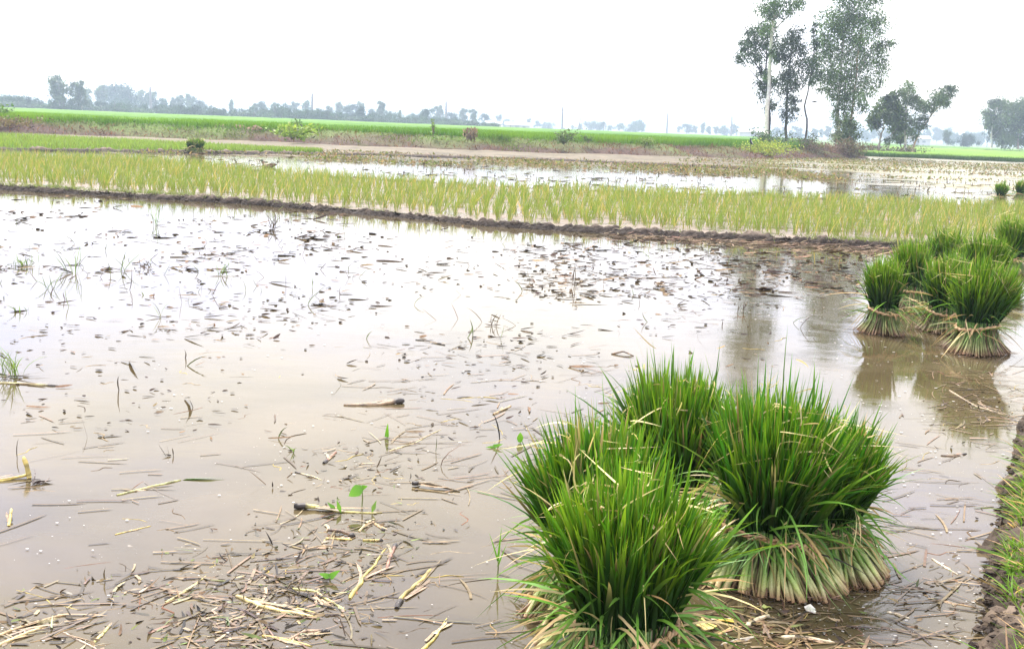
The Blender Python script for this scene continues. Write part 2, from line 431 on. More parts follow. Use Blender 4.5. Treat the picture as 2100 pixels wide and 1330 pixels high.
tag(ridge('mud_ridge', SB, .3, .1, .08, 12, bund_col, M_SOIL, 41, .6), 'thin dark mud ridge beyond the back water', 'bund', kind='structure')

def clods(name, P, size, c, label):
    mb = MB(); n = len(P); o6 = np.array([[1, 0, 0], [0, 1, 0], [-1, 0, 0], [0, -1, 0], [0, 0, 1], [0, 0, -1]], float)
    V = P[:, None] + (o6[None] * (1 + rng.uniform(-.45, .45, (n, 6, 1))) + rng.normal(0, .2, (n, 6, 3))) * (size[:, None, None] * np.array([1.2, 1, .7]))
    F = np.array([[0, 1, 4], [1, 2, 4], [2, 3, 4], [3, 0, 4], [1, 0, 5], [2, 1, 5], [3, 2, 5], [0, 3, 5]])
    mb.add(V, np.repeat(c, 6, 0), f3=(F[None] + (np.arange(n) * 6)[:, None, None]).reshape(-1, 3))
    return tag(mb.build(name, M_SOIL, None, False), label, 'soil', kind='stuff')
n = 3000; x = rand(n, -20, 12); x = x[fbm(x * .6, x * 0 + 4.4, 23) + rand(n, -.3, .4) > 0]; n = len(x); u = rng.normal(-.03, .10, n)
P = np.stack([x, y_bund(x) + u, .055 * np.clip(1 - (np.abs(u) / .22) ** 2, 0, 1) + rand(n, -.015, .02)], -1)
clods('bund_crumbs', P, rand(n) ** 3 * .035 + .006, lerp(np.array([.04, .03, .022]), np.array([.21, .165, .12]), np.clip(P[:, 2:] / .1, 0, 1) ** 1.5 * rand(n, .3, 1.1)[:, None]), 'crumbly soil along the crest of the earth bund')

# mudflat rising from the back water to the embankment
xs2 = np.linspace(-60, 22, 330); tt = np.linspace(0, 1, 90)[None]
ysb = np.interp(xs2, [-60, -16, -12, -6, 0, 7.5, 12, 22], [33, 36.5, 38, 39, 41.5, 43.5, 46, 60])
X = np.repeat(xs2[:, None], 90, 1); Y = lerp(ysb[:, None], y_bank(xs2)[:, None] + 1.0, tt)
Z = lerp(-.05, .10, tt ** .8) + .03 * fbm(X * .5, Y * 1.3, 51, 5, .6)
Z = np.where(X > 9, Z - (X - 9) * .02, Z)
n_ = fbm(X * .8, Y * 1.6, 61, 4, .6)[..., None]
Cm = lerp(np.array([.07, .058, .03]), np.array([.15, .118, .07]), np.clip(.5 + .5 * n_ + (Z[..., None] - .02) * 3, 0, 1))
tag(sheet('mudflat', X, Y, Z, Cm.reshape(-1, 3), M_WETSOIL), 'pale drying mudflat in front of the embankment', 'mud', kind='structure')

# embankment: slope up to the raised rice field
Lb = resample(BANK, .25)
Tb = nrm(np.gradient(Lb, axis=0)); Nb = np.stack([-Tb[:, 1], Tb[:, 0]], 1)
sb = np.arange(len(Lb)) * .25
vb = np.array([-.6, -.3, 0, .25, .5, .75, 1.0, 1.3, 1.6, 1.9, 2.2, 2.6, 3.0, 3.5, 4.2, 5.0])
lob = .8 * fbm(sb * .25, sb * 0, 71)[:, None]
off = vb[None] + lob * np.clip(1 - vb / 3, 0, 1)[None]
X = Lb[:, :1] + Nb[:, :1] * off; Y = Lb[:, 1:] + Nb[:, 1:] * off
topz = np.interp(Lb[:, 0], [-40, 0, 12, 19, 26], [.80, .78, .66, .60, .72])[:, None]
Z = -.12 + (topz + .12) * np.clip((vb[None] + .3) / 2.5, 0, 1) ** .75 + .07 * fbm(X * .9, Y * .9, 73, 4, .6)
g = np.clip(.3 + .65 * fbm(X * .3, Y * .5, 77, 4, .6) + (vb[None] - .9) * .35, 0, 1)[..., None]
Cb = lerp(np.array([.08, .048, .036]), np.array([.10, .14, .03]), g)
tag(sheet('embankment', X, Y, Z, Cb.reshape(-1, 3), M_SOIL), 'grassy earth embankment holding up the raised rice field', 'embankment', kind='structure')
BK = (Lb, Nb, sb, topz[:, 0])

# raised rice field behind the embankment, right-hand lower fields
def field_sheet(name, near, far, zf, mat, label, n=140, m=60):
    i = np.linspace(0, 1, n); j = np.linspace(0, 1, m) ** 1.8
    near, far = np.array(near, float), np.array(far, float)
    sN = np.linspace(0, 1, len(near)); sF = np.linspace(0, 1, len(far))
    A = np.stack([np.interp(i, sN, near[:, k]) for k in (0, 1)], 1); B = np.stack([np.interp(i, sF, far[:, k]) for k in (0, 1)], 1)
    P = A[:, None] * (1 - j)[None, :, None] + B[:, None] * j[None, :, None]
    Zz = zf + .05 * fbm(P[..., 0] * .7, P[..., 1] * .7, 81, 3) + .05 * fbm(P[..., 0] * .06, P[..., 1] * .06, 85, 3)
    return tag(sheet(name, P[..., 0], P[..., 1], Zz, np.array([.1, .25, .02]), mat), label, 'rice field', kind='structure')
FN = [(Lb[k] + Nb[k] * 4.4) for k in np.linspace(0, np.searchsorted(Lb[:, 0], 24.5), 40).astype(int)]
field_sheet('rice_field', FN, [(-130, 260), (-60, 265), (0, 280), (60, 300), (75, 290)], .99, M_RICE, 'bright green raised rice field behind the embankment')
field_sheet('ripening_rice_field', [(30, 103), (46, 102.6), (90, 103)], [(70, 215), (110, 220), (170, 230)], .34, M_LIME, 'yellow green lower rice field at the right')
field_sheet('far_rice_field', [(66, 216), (110, 221), (170, 231)], [(90, 300), (140, 305), (220, 310)], .42, M_RICE, 'far green rice strip before the hazy trees at the right')

# foreground bank at the right edge
RB = np.array([(.75, .9), (1.12, 2.2), (1.46, 3.17), (1.72, 3.67), (2.1, 4.46), (2.62, 5.5), (3.05, 6.3), (4.1, 8.2), (6.4, 12.2), (9.5, 16.5)])
Lr = resample(RB, .03); Tr = nrm(np.gradient(Lr, axis=0)); Nr = np.stack([Tr[:, 1], -Tr[:, 0]], 1)
vr = np.concatenate([np.linspace(-.05, .3, 16), [.36, .45, .6, .8, 1.1, 1.5, 3.0, 8.0]])
X = Lr[:, :1] + Nr[:, :1] * vr + .045 * fbm(Lr[:, :1] * 6 + vr * 3, Lr[:, 1:] * 6, 91, 4, .6) - .03; Y = Lr[:, 1:] + Nr[:, 1:] * vr
Z = -.05 + .2 * np.clip((vr[None] + .05) / .28, 0, 1) ** .55 + .03 * fbm(X * 16, Y * 16, 93, 4, .7)
kk = np.clip(.3 + .6 * fbm(X * 6, Y * 6, 95) + vr[None] * 1.2, 0, 1)[..., None]
Cr = lerp(np.array([.045, .033, .024]), np.array([.22, .165, .12]), kk)
tag(sheet('foreground_bank', X, Y, Z, Cr.reshape(-1, 3), M_SOIL), 'crumbling earth bank at the right edge with grass on top', 'bank', kind='structure')
BANKN = (Lr, Nr)
n = 3600; ki = rng.integers(30, 330, n); v = rng.normal(.02, .07, n); xy = Lr[ki] + Nr[ki] * v[:, None] - [.03, 0]
P = np.concatenate([xy, (-.05 + .19 * np.clip((v + .05) / .28, 0, 1) ** .55 + rand(n, -.01, .02))[:, None]], 1)
clods('bank_crumbs', P, rand(n) ** 3 * .017 + .003, lerp(np.array([.03, .022, .017]), np.array([.19, .14, .10]), (rand(n)[:, None] * np.clip(.2 + P[:, 2:] * 5, 0, 1))), 'crumbly dark soil along the edge of the foreground bank')

# ------------------------------------------------------------------ grass and crops that nobody could count
def up_dirs(n, spread):
    d = np.stack([rng.normal(0, spread, n), rng.normal(0, spread, n), np.ones(n)], -1); return nrm(d)
def hbend(n, s, z=-.1):
    return np.stack([rng.normal(0, s, n), rng.normal(0, s, n), rand(n, 0, 1) * z], -1)

# rice standing at the edge of the raised field
mb = MB(); n = 75000
Lb, Nb, sb, tz = BK
kmax = int(np.searchsorted(Lb[:, 0], 25.0))
ki = rng.integers(0, kmax, n); v = 2.1 + 17 * rand(n) ** 1.7
P = np.concatenate([Lb[ki] + Nb[ki] * v[:, None] + rng.normal(0, .2, (n, 2)), np.full((n, 1), .64)], 1)
gcol = lerp(np.array([.05, .15, .006]), np.array([.11, .235, .010]), np.clip(.5 + .5 * fbm(P[:, 0] * .15, P[:, 1] * .15, 101), 0, 1)[:, None])
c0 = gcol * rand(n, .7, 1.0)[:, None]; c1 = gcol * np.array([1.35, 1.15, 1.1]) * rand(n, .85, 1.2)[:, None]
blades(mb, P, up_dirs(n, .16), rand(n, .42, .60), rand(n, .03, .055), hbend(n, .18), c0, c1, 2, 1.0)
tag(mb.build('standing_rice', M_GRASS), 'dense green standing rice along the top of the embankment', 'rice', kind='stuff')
# edge of the lower field
mb = MB(); n = 30000
x = rand(n, 28, 85); y = np.interp(x, [28, 46, 90], [101.4, 101.6, 102.2]) + 14 * rand(n) ** 2
P = np.stack([x, y, np.full(n, -.02)], -1)
k = np.clip((y - 103) / 5, 0, 1)[:, None]
gcol = lerp(np.array([.045, .10, .02]), np.array([.12, .205, .022]), k)
blades(mb, P, up_dirs(n, .15), rand(n, .34, .5), rand(n, .04, .07), hbend(n, .15), gcol * .85, gcol * rand(n, .95, 1.3)[:, None], 2, 1.0)
tag(mb.build('lower_field_rice', M_GRASS), 'standing rice along the near edge of the lower right field', 'rice', kind='stuff')

# young rice plot at the left, before the embankment
mb = MB(); n = 36000
x = rand(n, -46, -8.2); y0 = np.interp(x, SB[:, 0], SB[:, 1]) + .3; y1 = np.interp(x, [-46, -26, -18, -12, -8], [54, 55, 53.0, 49.5, 47.2])
y = lerp(y0, y1, rand(n) ** .9); keep = y1 > y0
P = np.stack([x, y, np.full(n, .02)], -1)[keep]; m_ = len(P)
gc = jit([.15, .25, .045], m_, .15)
blades(mb, P, up_dirs(m_, .2), rand(m_, .18, .32), rand(m_, .025, .04), hbend(m_, .2), gc * .9, gc * np.array([1.3, 1.15, 1.1]), 2, 1.0)
tag(mb.build('young_rice', M_GRASS), 'pale green young rice plot at the far left', 'rice', kind='stuff')

# grass and dry scrub on the embankment slope
mb = MB(); n = 52000
ki = rng.integers(0, len(Lb), n); v = rand(n, -.1, 4.3)
lo_ = .8 * fbm(sb[ki] * .25, sb[ki] * 0, 71) * np.clip(1 - v / 3, 0, 1)
xy = Lb[ki] + Nb[ki] * (v + lo_)[:, None] + Tb[ki] * rand(n, -.14, .14)[:, None]
z = -.14 + (tz[ki] + .12) * np.clip((v + .3) / 2.5, 0, 1) ** .75 + .07 * fbm(xy[:, 0] * .9, xy[:, 1] * .9, 73, 4, .6)
P = np.concatenate([xy, z[:, None]], 1)
f = .26 + .85 * fbm(P[:, 0] * .22, P[:, 1] * .4, 77, 4, .6) + (v - 1.1) * .55 - np.clip((P[:, 0] - 2) / 22, 0, 1) * .5
f = np.clip(f + rng.normal(0, .18, n), 0, 1)[:, None]
gc = lerp(jit([.13, .062, .036], n, .4), jit([.105, .195, .02], n, .3), f)
keep = rand(n) < np.clip(.35 + f[:, 0], 0, 1)
P, gc, f = P[keep], gc[keep], f[keep]; m_ = len(P)
ln = rand(m_, .10, .26) * (1 + .6 * np.clip(fbm(P[:, 0] * .7, P[:, 1] * .7, 105), 0, 1))
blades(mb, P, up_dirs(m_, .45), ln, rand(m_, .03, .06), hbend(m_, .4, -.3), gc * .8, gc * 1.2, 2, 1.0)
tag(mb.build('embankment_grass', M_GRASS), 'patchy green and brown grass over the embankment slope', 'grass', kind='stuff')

# grass on the field bund, thin and short
mb = MB(); n = 16000
x = rand(n, -22, 14); u = rand(n, -.10, .40)
dens = np.clip(.25 + 1.1 * fbm(x * .5, x * 0 + 1.7, 111), 0.03, 1)
keep = rand(n) < dens; x, u = x[keep], u[keep]; m_ = len(x)
P = np.stack([x, y_bund(x) + u, .075 - np.abs(u - .05) * .1], -1)
gc = jit([.15, .19, .06], m_, .25)
blades(mb, P, up_dirs(m_, .5), rand(m_, .04, .13), rand(m_, .006, .012), hbend(m_, .5, -.4), gc * .8, gc * 1.3, 3, 1.0)
tag(mb.build('bund_grass', M_GRASS), 'thin short grass on the earth bund', 'grass', kind='stuff')

# grass on the foreground bank
mb = MB(); n = 46000
Lr, Nr = BANKN
ki = rng.integers(40, 330, n); v = .03 + .55 * rand(n) ** 1.5
far_ = rand(n) < .38; v = np.where(far_, rand(n, .4, 2.4), v)
xy = Lr[ki] + Nr[ki] * v[:, None]
dn = fbm(xy[:, 0] * 2.2, xy[:, 1] * 2.2, 121)
keep = 1.6 * dn + rand(n, -.25, .45) + (v - .13) * 1.6 > .0; xy, v = xy[keep], v[keep]; m_ = len(xy)
P = np.concatenate([xy, (-.05 + .2 * np.clip((v + .05) / .28, 0, 1) ** .55 + .03 * fbm(xy[:, 0] * 16, xy[:, 1] * 16, 93, 4, .7))[:, None]], 1)
gc = jit([.11, .24, .025], m_, .2); dry = rand(m_) < .22; gc[dry] = jit([.42, .33, .17], dry.sum(), .2)
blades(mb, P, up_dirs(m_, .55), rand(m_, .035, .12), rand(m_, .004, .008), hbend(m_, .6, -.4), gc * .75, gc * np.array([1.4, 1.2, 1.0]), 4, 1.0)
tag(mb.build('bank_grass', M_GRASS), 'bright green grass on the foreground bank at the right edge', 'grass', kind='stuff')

# ------------------------------------------------------------------ transplanted seedlings
def hill(mb, P, n, hmin=.22, hmax=.36):
    """tufts of n leaves at each point of P"""
    N = len(P); Q = np.repeat(P, n, 0); m_ = len(Q)
    Q = Q + np.concatenate([rng.normal(0, .018, (m_, 2)), np.zeros((m_, 1))], 1)
    lean = np.repeat(rng.normal(0, .10, (N, 2)) + [.05, 0], n, 0)
    d = nrm(np.concatenate([lean + rng.normal(0, .17, (m_, 2)), np.ones((m_, 1))], 1))
    tone = np.repeat(rand(N), n)[:, None]
    c = lerp(np.array([.10, .20, .025]), np.array([.20, .27, .045]), tone) * rand(m_, .8, 1.2)[:, None]
    dry = rand(m_) < .16; c[dry] = jit([.42, .33, .12], dry.sum(), .15)
    hh = np.repeat(rand(N, .8, 1.15), n) * rand(m_, hmin, hmax)
    blades(mb, Q, d, hh, rand(m_, .007, .013), hbend(m_, .16, -.12), lerp(c, np.array([.35, .30, .13]), .35), c, 3, 1.0)
rows = []
for x in np.arange(-21, 15.5, .235):
    ys = np.arange(y_bund(x) + .42, y_back(x) + .1, .225)
    rows.append(np.stack([np.full_like(ys, x), ys], 1))
allp = np.concatenate(rows); allp = allp + rng.normal(0, .045, allp.shape)
allp = allp[rand(len(allp)) < .88]
front = allp[:, 1] - y_bund(allp[:, 0])
vis = np.abs(allp[:, 0]) < .47 * allp[:, 1] + .4
cand = np.where(vis)[0]; cand = cand[np.argsort(front[cand])]
near_i = cand[:300]; mask = np.ones(len(allp), bool); mask[near_i] = False
mb = MB(); hill(mb, np.concatenate([allp[mask], np.full((mask.sum(), 1), .04)], 1), 10)
tag(mb.build('transplanted_rice', M_GRASS), 'rows of thin transplanted rice seedlings behind the nearest rows', 'rice', kind='stuff')
SEED_M = []
for k in range(14):
    mb = MB(); hill(mb, np.zeros((1, 3)), 11); SEED_M.append(mb.mesh('seedling_leaves', M_GRASS))
for q, i in enumerate(near_i):
    o = link('rice_seedling', SEED_M[q % 14], None, (allp[i, 0], allp[i, 1], .045))
    o.rotation_euler = (0, 0, random.uniform(-.9, .9)); s = random.uniform(.85, 1.15); o.scale = (s, s, s)
    fx = allp[i, 0] / (.47 * allp[i, 1])
    seg = ['at its far left end', 'left of its middle', 'at its middle', 'right of its middle', 'at its right end by the bundles'][min(4, max(0, int((fx + 1) * 2.5)))]
    rw = 'front row' if q < 100 else ('second row' if q < 200 else 'third row')
    tag(o, 'thin rice seedling, %s behind the bund, %s' % (rw, seg), 'rice plant', 'seedlings in the %s, %s' % (rw, seg))

# ------------------------------------------------------------------ bundles of pulled seedlings
STEM_M = []
for k in range(6):                       # single stems: a unit stem along +Z, pale at the root, drawn out to size below
    mb = MB(); t = np.linspace(0, 1, 5)
    a = rand(1, 0, 6.3)[0]
    pts = np.stack([.025 * np.sin(t * 3 + a), .025 * np.cos(t * 2.2 + a), t], 1)
    rt = np.array([.030, .034, .030, .024, .018]) * random.uniform(.9, 1.15)
    cc = lerp(np.array([[.72, .62, .34], [.60, .58, .22], [.62, .52, .24]][k % 3]), np.array([[.20, .32, .06], [.12, .27, .04], [.24, .30, .08]][k % 3]), np.clip(t * 1.7, 0, 1)[:, None]) * random.uniform(.75, 1.1)
    cc[0] = [.34, .2, .11]
    tube(mb, pts, rt, cc, 6)
    root = rand(5, 0, 6.3)
    Pq = np.tile([0, 0, .03], (5, 1)); Dq = nrm(np.stack([np.cos(root), np.sin(root), rand(5, -.5, .3)], -1))
    blades(mb, Pq, Dq, rand(5, .06, .13), .012, hbend(5, .4, -.3), jit([.33, .2, .12], 5), jit([.22, .13, .08], 5), 2)
    STEM_M.append(mb.mesh('stem', M_STEM))

def bundle(label, c, h, rb, rt, zt, rtop, n, seed, lean=(0, 0), singles=0, bw=.010, group='bundles of pulled rice seedlings', loose=40, yellow=.0):
    global rng
    keep_rng = rng; rng = np.random.default_rng(seed)
    root = empty('seedling_bundle', (c[0], c[1], 0.0)); tag(root, label, 'rice bundle', group)
    lean = np.array([lean[0], lean[1]])
    # leaves
    mb = MB()
    a = rand(n, 0, 2 * math.pi); u = np.sqrt(rand(n))
    er = 1 + .20 * np.sin(a * 2 + seed) + .12 * np.sin(a * 3 + seed * 2)      # an uneven outline
    rad = np.stack([np.cos(a), np.sin(a)], -1)
    p0 = np.concatenate([rad * (rt * u)[:, None] * .95, np.full((n, 1), zt)], 1)
    cx, cy = rad[:, 0] * u * rtop, rad[:, 1] * u * rtop
    hh = (h - zt) * (1 - .10 * u ** 2.5) * np.clip(rng.normal(.88, .11, n), .45, 1.3) * (1 + .13 * fbm(cx * 13 + seed, cy * 13, 205, 2))
    hh = hh * np.where(rand(n) < .05, rand(n, 1.1, 1.28), 1.0)
    tw = rng.normal(0, .028, (n, 2))
    p1 = np.concatenate([rad * (rtop * u ** .9 * er * .80)[:, None] + lean * h * 1.0 + tw, (zt + hh)[:, None]], 1)
    start = np.where(rand(n) < .5, rand(n, 0, .12), rand(n, .2, .52))[:, None]
    q0 = lerp(p0, p1, start); D = p1 - q0; Ln = np.linalg.norm(D, axis=1); D = D / Ln[:, None]
    D = nrm(D + rng.normal(0, .10, (n, 3)))
    fl = (rand(n) < .10 + .14 * u ** 4) * rand(n, .1, .7)
    out = np.concatenate([rad * (.0 + .06 * u ** 3 + fl * .6)[:, None] * er[:, None], -.01 - .05 * u[:, None] ** 4 - fl[:, None] * .5], 1) + rng.normal(0, .04, (n, 3))
    base = lerp(np.array([.005, .026, .003]), np.array([.012, .06, .004]), rand(n)[:, None])  # near-black lower blades: shade inside the bundle put into the leaf colour
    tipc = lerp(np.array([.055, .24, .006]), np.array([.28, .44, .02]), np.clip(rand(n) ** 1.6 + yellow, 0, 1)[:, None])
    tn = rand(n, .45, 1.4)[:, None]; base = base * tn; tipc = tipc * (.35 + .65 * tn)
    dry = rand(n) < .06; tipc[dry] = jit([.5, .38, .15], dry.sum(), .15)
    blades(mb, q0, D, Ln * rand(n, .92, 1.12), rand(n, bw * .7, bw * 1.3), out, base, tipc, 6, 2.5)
    # curled, withered tips
    m_ = max(6, n // 24); i = rng.integers(0, n, m_)
    P = p1[i] * np.array([1, 1, .97]); dd = nrm(rng.normal(size=(m_, 3)) * [1, 1, .35])
    cc = jit([.58, .48, .22], m_, .2)
    blades(mb, P, dd, rand(m_, .04, .12) * h * 1.5, bw * .45, rng.normal(0, .8, (m_, 3)) + [0, 0, -.5], cc, cc * 1.1, 5, 1.0)
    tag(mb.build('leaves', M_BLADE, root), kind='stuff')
    # loose leaves that stick out and hang down around the tie
    mb = MB(); a2 = rand(loose, 0, 6.283); rd = np.stack([np.cos(a2), np.sin(a2)], -1)
    P = np.concatenate([rd * rt * .9, rand((loose), zt * .7, zt + .35 * (h - zt))[:, None]], 1)
    D = nrm(np.concatenate([rd + rng.normal(0, .35, (loose, 2)), rand(loose, -.1, .9)[:, None]], 1))
    cc = np.where(rand(loose)[:, None] < .3, jit([.5, .42, .2], loose, .15), jit([.10, .23, .03], loose, .25))
    blades(mb, P, D, rand(loose, .25, .62) * h, bw * .75, np.stack([rng.normal(0, .15, loose), rng.normal(0, .15, loose), rand(loose, -.75, -.1)], -1), cc, cc * np.array([1.3, 1.15, 1.1]), 6, 1.0)
    m2 = int(loose * 1.4); a2 = rand(m2, 0, 6.283); rd = np.stack([np.cos(a2), np.sin(a2)], -1)       # dead blades hanging over the stems
    P = np.concatenate([rd * rt * 1.08, rand(m2, zt * .8, zt * 1.25)[:, None]], 1)
    D = nrm(np.concatenate([rd * rand(m2, .5, 1.3)[:, None] + rng.normal(0, .45, (m2, 2)), rand(m2, -.9, .25)[:, None]], 1))
    cc = np.where(rand(m2)[:, None] < .45, jit([.33, .25, .11], m2, .3), jit([.08, .16, .03], m2, .3))
    blades(mb, P, D, rand(m2, .10, .26), bw * rand(m2, .3, .7), np.stack([rng.normal(0, .2, m2), rng.normal(0, .2, m2), rand(m2, -.5, .0)], -1), cc, cc * 1.1, 5, 1.0)
    mb.V = [np.concatenate([v_[:, :2], np.maximum(v_[:, 2:], .004)], 1) for v_ in mb.V]
    tag(mb.build('loose_leaves', M_BLADE, root), kind='stuff')
    # splayed stems below the tie
    ns = int(n * .22)
    a3 = rand(ns, 0, 6.283); u3 = np.sqrt(rand(ns, .08, 1)); rd = np.stack([np.cos(a3), np.sin(a3)], -1)
    er3 = 1 + .13 * np.sin(a3 * 3 + seed) + rng.normal(0, .05, ns)
    t = np.linspace(0, 1, 5)
    top = np.concatenate([rd * (rt * u3)[:, None], np.full((ns, 1), zt + .04)], 1)
    bot = np.concatenate([rd * (rb * u3 ** .8 * er3)[:, None] + rng.normal(0, .01, (ns, 2)), rand(ns, .0, .02)[:, None]], 1)
    cen = top[:, None] * t[None, :, None] + bot[:, None] * (1 - t)[None, :, None]
    cen[:, :, :2] -= (rd * rb * .16)[:, None] * np.sin(t * math.pi)[None, :, None]
    cc = lerp(np.array([.5, .46, .2]), np.array([.13, .24, .045]), np.clip(t * 1.4, 0, 1)[None, :, None] ** .8) * rand(ns, .4, 1.1)[:, None, None]
    old = rand(ns) < .12; cc[old] = jit([.20, .13, .075], old.sum(), .25)[:, None]
    cc[:, 0] = jit([.22, .13, .08], ns)
    tubes(MBs := MB(), cen, (bw * .36 * np.array([1, 1.05, .95, .8, .6]))[None] * rand(ns, .75, 1.2)[:, None], cc, 5)
    # ragged root hairs round the foot
    nr = ns; P = bot.copy(); P[:, 2] = rand(nr, .0, .03)
    D = nrm(np.concatenate([rd + rng.normal(0, .7, (nr, 2)), rand(nr, -.3, .3)[:, None]], 1))
    blades(MBs, P, D, rand(nr, .02, .05), .003, hbend(nr, .6), jit([.24, .15, .09], nr), jit([.15, .09, .06], nr), 3)
    tag(MBs.build('stems', M_STEM, root), kind='stuff')
    for k in range(singles):             # the outermost stems, one by one
        aa = rng.uniform(0, 6.283); e = 1 + .13 * math.sin(aa * 3 + seed)
        b = Vector((math.cos(aa) * rb * e * rng.uniform(.93, 1.08), math.sin(aa) * rb * e * rng.uniform(.93, 1.08), .004))
        tp = Vector((math.cos(aa + rng.normal(0, .12)) * rt * 1.03, math.sin(aa + rng.normal(0, .12)) * rt * 1.03, zt * rng.uniform(.86, 1.0)))
        o = link('stem', STEM_M[k % 6], root)
        d = tp - b; s = d.length; thick = rng.uniform(.8, 1.35) * bw / .06
        o.matrix_local = Matrix.Translation(b) @ d.to_track_quat('Z', 'Y').to_matrix().to_4x4() @ Matrix.Diagonal((thick, thick, s, 1))
    # twisted straw tie with a knot and loose ends
    mb = MB(); K = 90 if singles else 40
    th = np.linspace(0, 2 * math.pi, K)
    for ph in (0, 2.1, 4.2):
        wob = .5 + .5 * np.sin(th * 3 + ph * 2 + seed)
        rr = rt * 1.06 + (.003 + .003 * wob) * np.cos(th * 13 + ph)
        pts = np.stack([rr * np.cos(th), rr * np.sin(th), zt + .016 * np.sin(th + seed) + .008 * np.sin(th * 2.0 + seed * 3) + (.004 + .006 * wob) * np.sin(th * 13 + ph)], 1)
        tube(mb, pts, (.0045 if singles else .007) * (.6 + .6 * wob), jit([.46, .30, .16], K, .12), 5)
    tie = mb.build('tie', M_ROPE, root); mb = MB()
    ka = -1.2 + .9 * math.sin(seed * 1.7)
    kp = np.array([math.cos(ka) * rt * 1.12, math.sin(ka) * rt * 1.12, zt])
    for _ in range(7):
        d = nrm(rng.normal(size=3) * [1, 1, .6] + np.array([math.cos(ka), math.sin(ka), .1]))
        pts = kp + np.outer(np.linspace(0, 1, 5), d) * rng.uniform(.03, .10) + np.outer(np.linspace(0, 1, 5) ** 2, [0, 0, -.04])
        tube(mb, pts, np.linspace(.006, .002, 5), jit([.52, .34, .17], 5, .1), 5)
    mb.build('knot', M_ROPE, tie)
    rng = keep_rng
    return root

FG = 'large seedling bundles in the foreground water'
MG = 'seedling bundles standing by the right bank'
bundle('nearest seedling bundle with bright tips, cut by the bottom edge of the picture', (.345, 2.92), .56, .25, .135, .15, .21, 2600, 1, (.0, .0), 80, .0135, FG, 110, .12)
bundle('seedling bundle at the left of the foreground group, leaves leaning out left', (.305, 3.38), .565, .24, .13, .15, .19, 2200, 2, (-.05, .04), 70, .0135, FG, 80)
bundle('seedling bundle at the back middle of the foreground group, between two larger ones', (.645, 4.12), .575, .235, .13, .15, .21, 2200, 3, (.0, .05), 60, .0135, FG, 80, .1)
bundle('largest dark green seedling bundle with twisted straw tie and splayed pale stems', (.915, 3.70), .605, .25, .145, .155, .235, 2900, 4, (.02, .02), 110, .0135, FG, 100)
bundle('seedling bundle pressed against the right side of the largest one, stems splayed rightwards', (1.15, 3.82), .50, .225, .10, .15, .18, 1700, 5, (.06, .0), 70, .0135, FG, 90)
def bd(label, px, py, h, rb, rt, zt, rtop, n, seed, lean=(0, 0), group=MG, yellow=.25, bw=.012, loose=36):
    g_ = G(float(px), float(py)); return bundle(label, (g_[0], g_[1] + rb * .9), h, rb, rt, zt, rtop, n, seed, lean, 0, bw, group, loose, yellow)
bd('slim upright seedling bundle furthest left of the group by the right bank', 1822, 690, 0.572, 0.184, .115, .17, .135, 1500, 11, (-.05, 0))
bd('upright seedling bundle behind the slim one, its tie showing over pale splayed stems', 1886, 644, 0.615, 0.202, .125, .19, .145, 1500, 12, (-.10, 0))
bd('seedling bundle wedged behind the left shoulder of the wide nearest bundle by the bank', 1948, 688, 0.594, 0.193, .125, .17, .16, 1500, 13, (.02, .05))
bd('widest bundle of the group by the right bank, leaves fanning to the right', 2022, 732, 0.636, 0.230, .14, .19, .215, 2200, 14, (.06, 0))
bd('dark seedling bundle standing against the end of the earth bund', 1950, 588, 0.572, 0.184, .10, .17, .17, 1200, 15)
bd('leafy seedling bundle half hidden behind the widest one by the bank', 2030, 622, 0.636, 0.202, .125, .17, .22, 1500, 16)
bd('seedling bundle cut by the right edge of the picture, behind all others by the bank', 2086, 566, 0.657, 0.221, .12, .18, .24, 1300, 17)
bd('small far seedling bundle standing in the back water, left one of two at the right', 2057, 418, .55, .20, .10, .17, .20, 500, 18, group='far seedling bundles', bw=.02)
bd('small far seedling bundle at the right edge, beyond the seedling plot', 2098, 410, .55, .20, .10, .17, .20, 500, 19, group='far seedling bundles', bw=.02)
bd('far seedling bundle on the mud ridge at left, left one of the pair', 388, 314, .54, .26, .12, .17, .22, 450, 20, (.08, 0), 'far seedling bundles', .3, .03)
bd('far seedling bundle on the mud ridge at left, right one of the pair', 405, 315, .54, .26, .12, .17, .22, 450, 22, (-.02, 0), 'far seedling bundles', .3, .03)

# ------------------------------------------------------------------ floating litter
def px_sample(n, x0, x1, y0, y1): return rand(n, x0, x1), rand(n, y0, y1)
def litter_pts(regions):
    out = []
    for (x0, x1, y0, y1, n) in regions:
        X_, Y_ = px_sample(n, x0, x1, y0, y1)
        Pq = G(X_, Y_); Pq = Pq[(Pq[:, 1] < y_bund(Pq[:, 0]) - .25)]
        out.append(Pq)
    return np.concatenate(out)
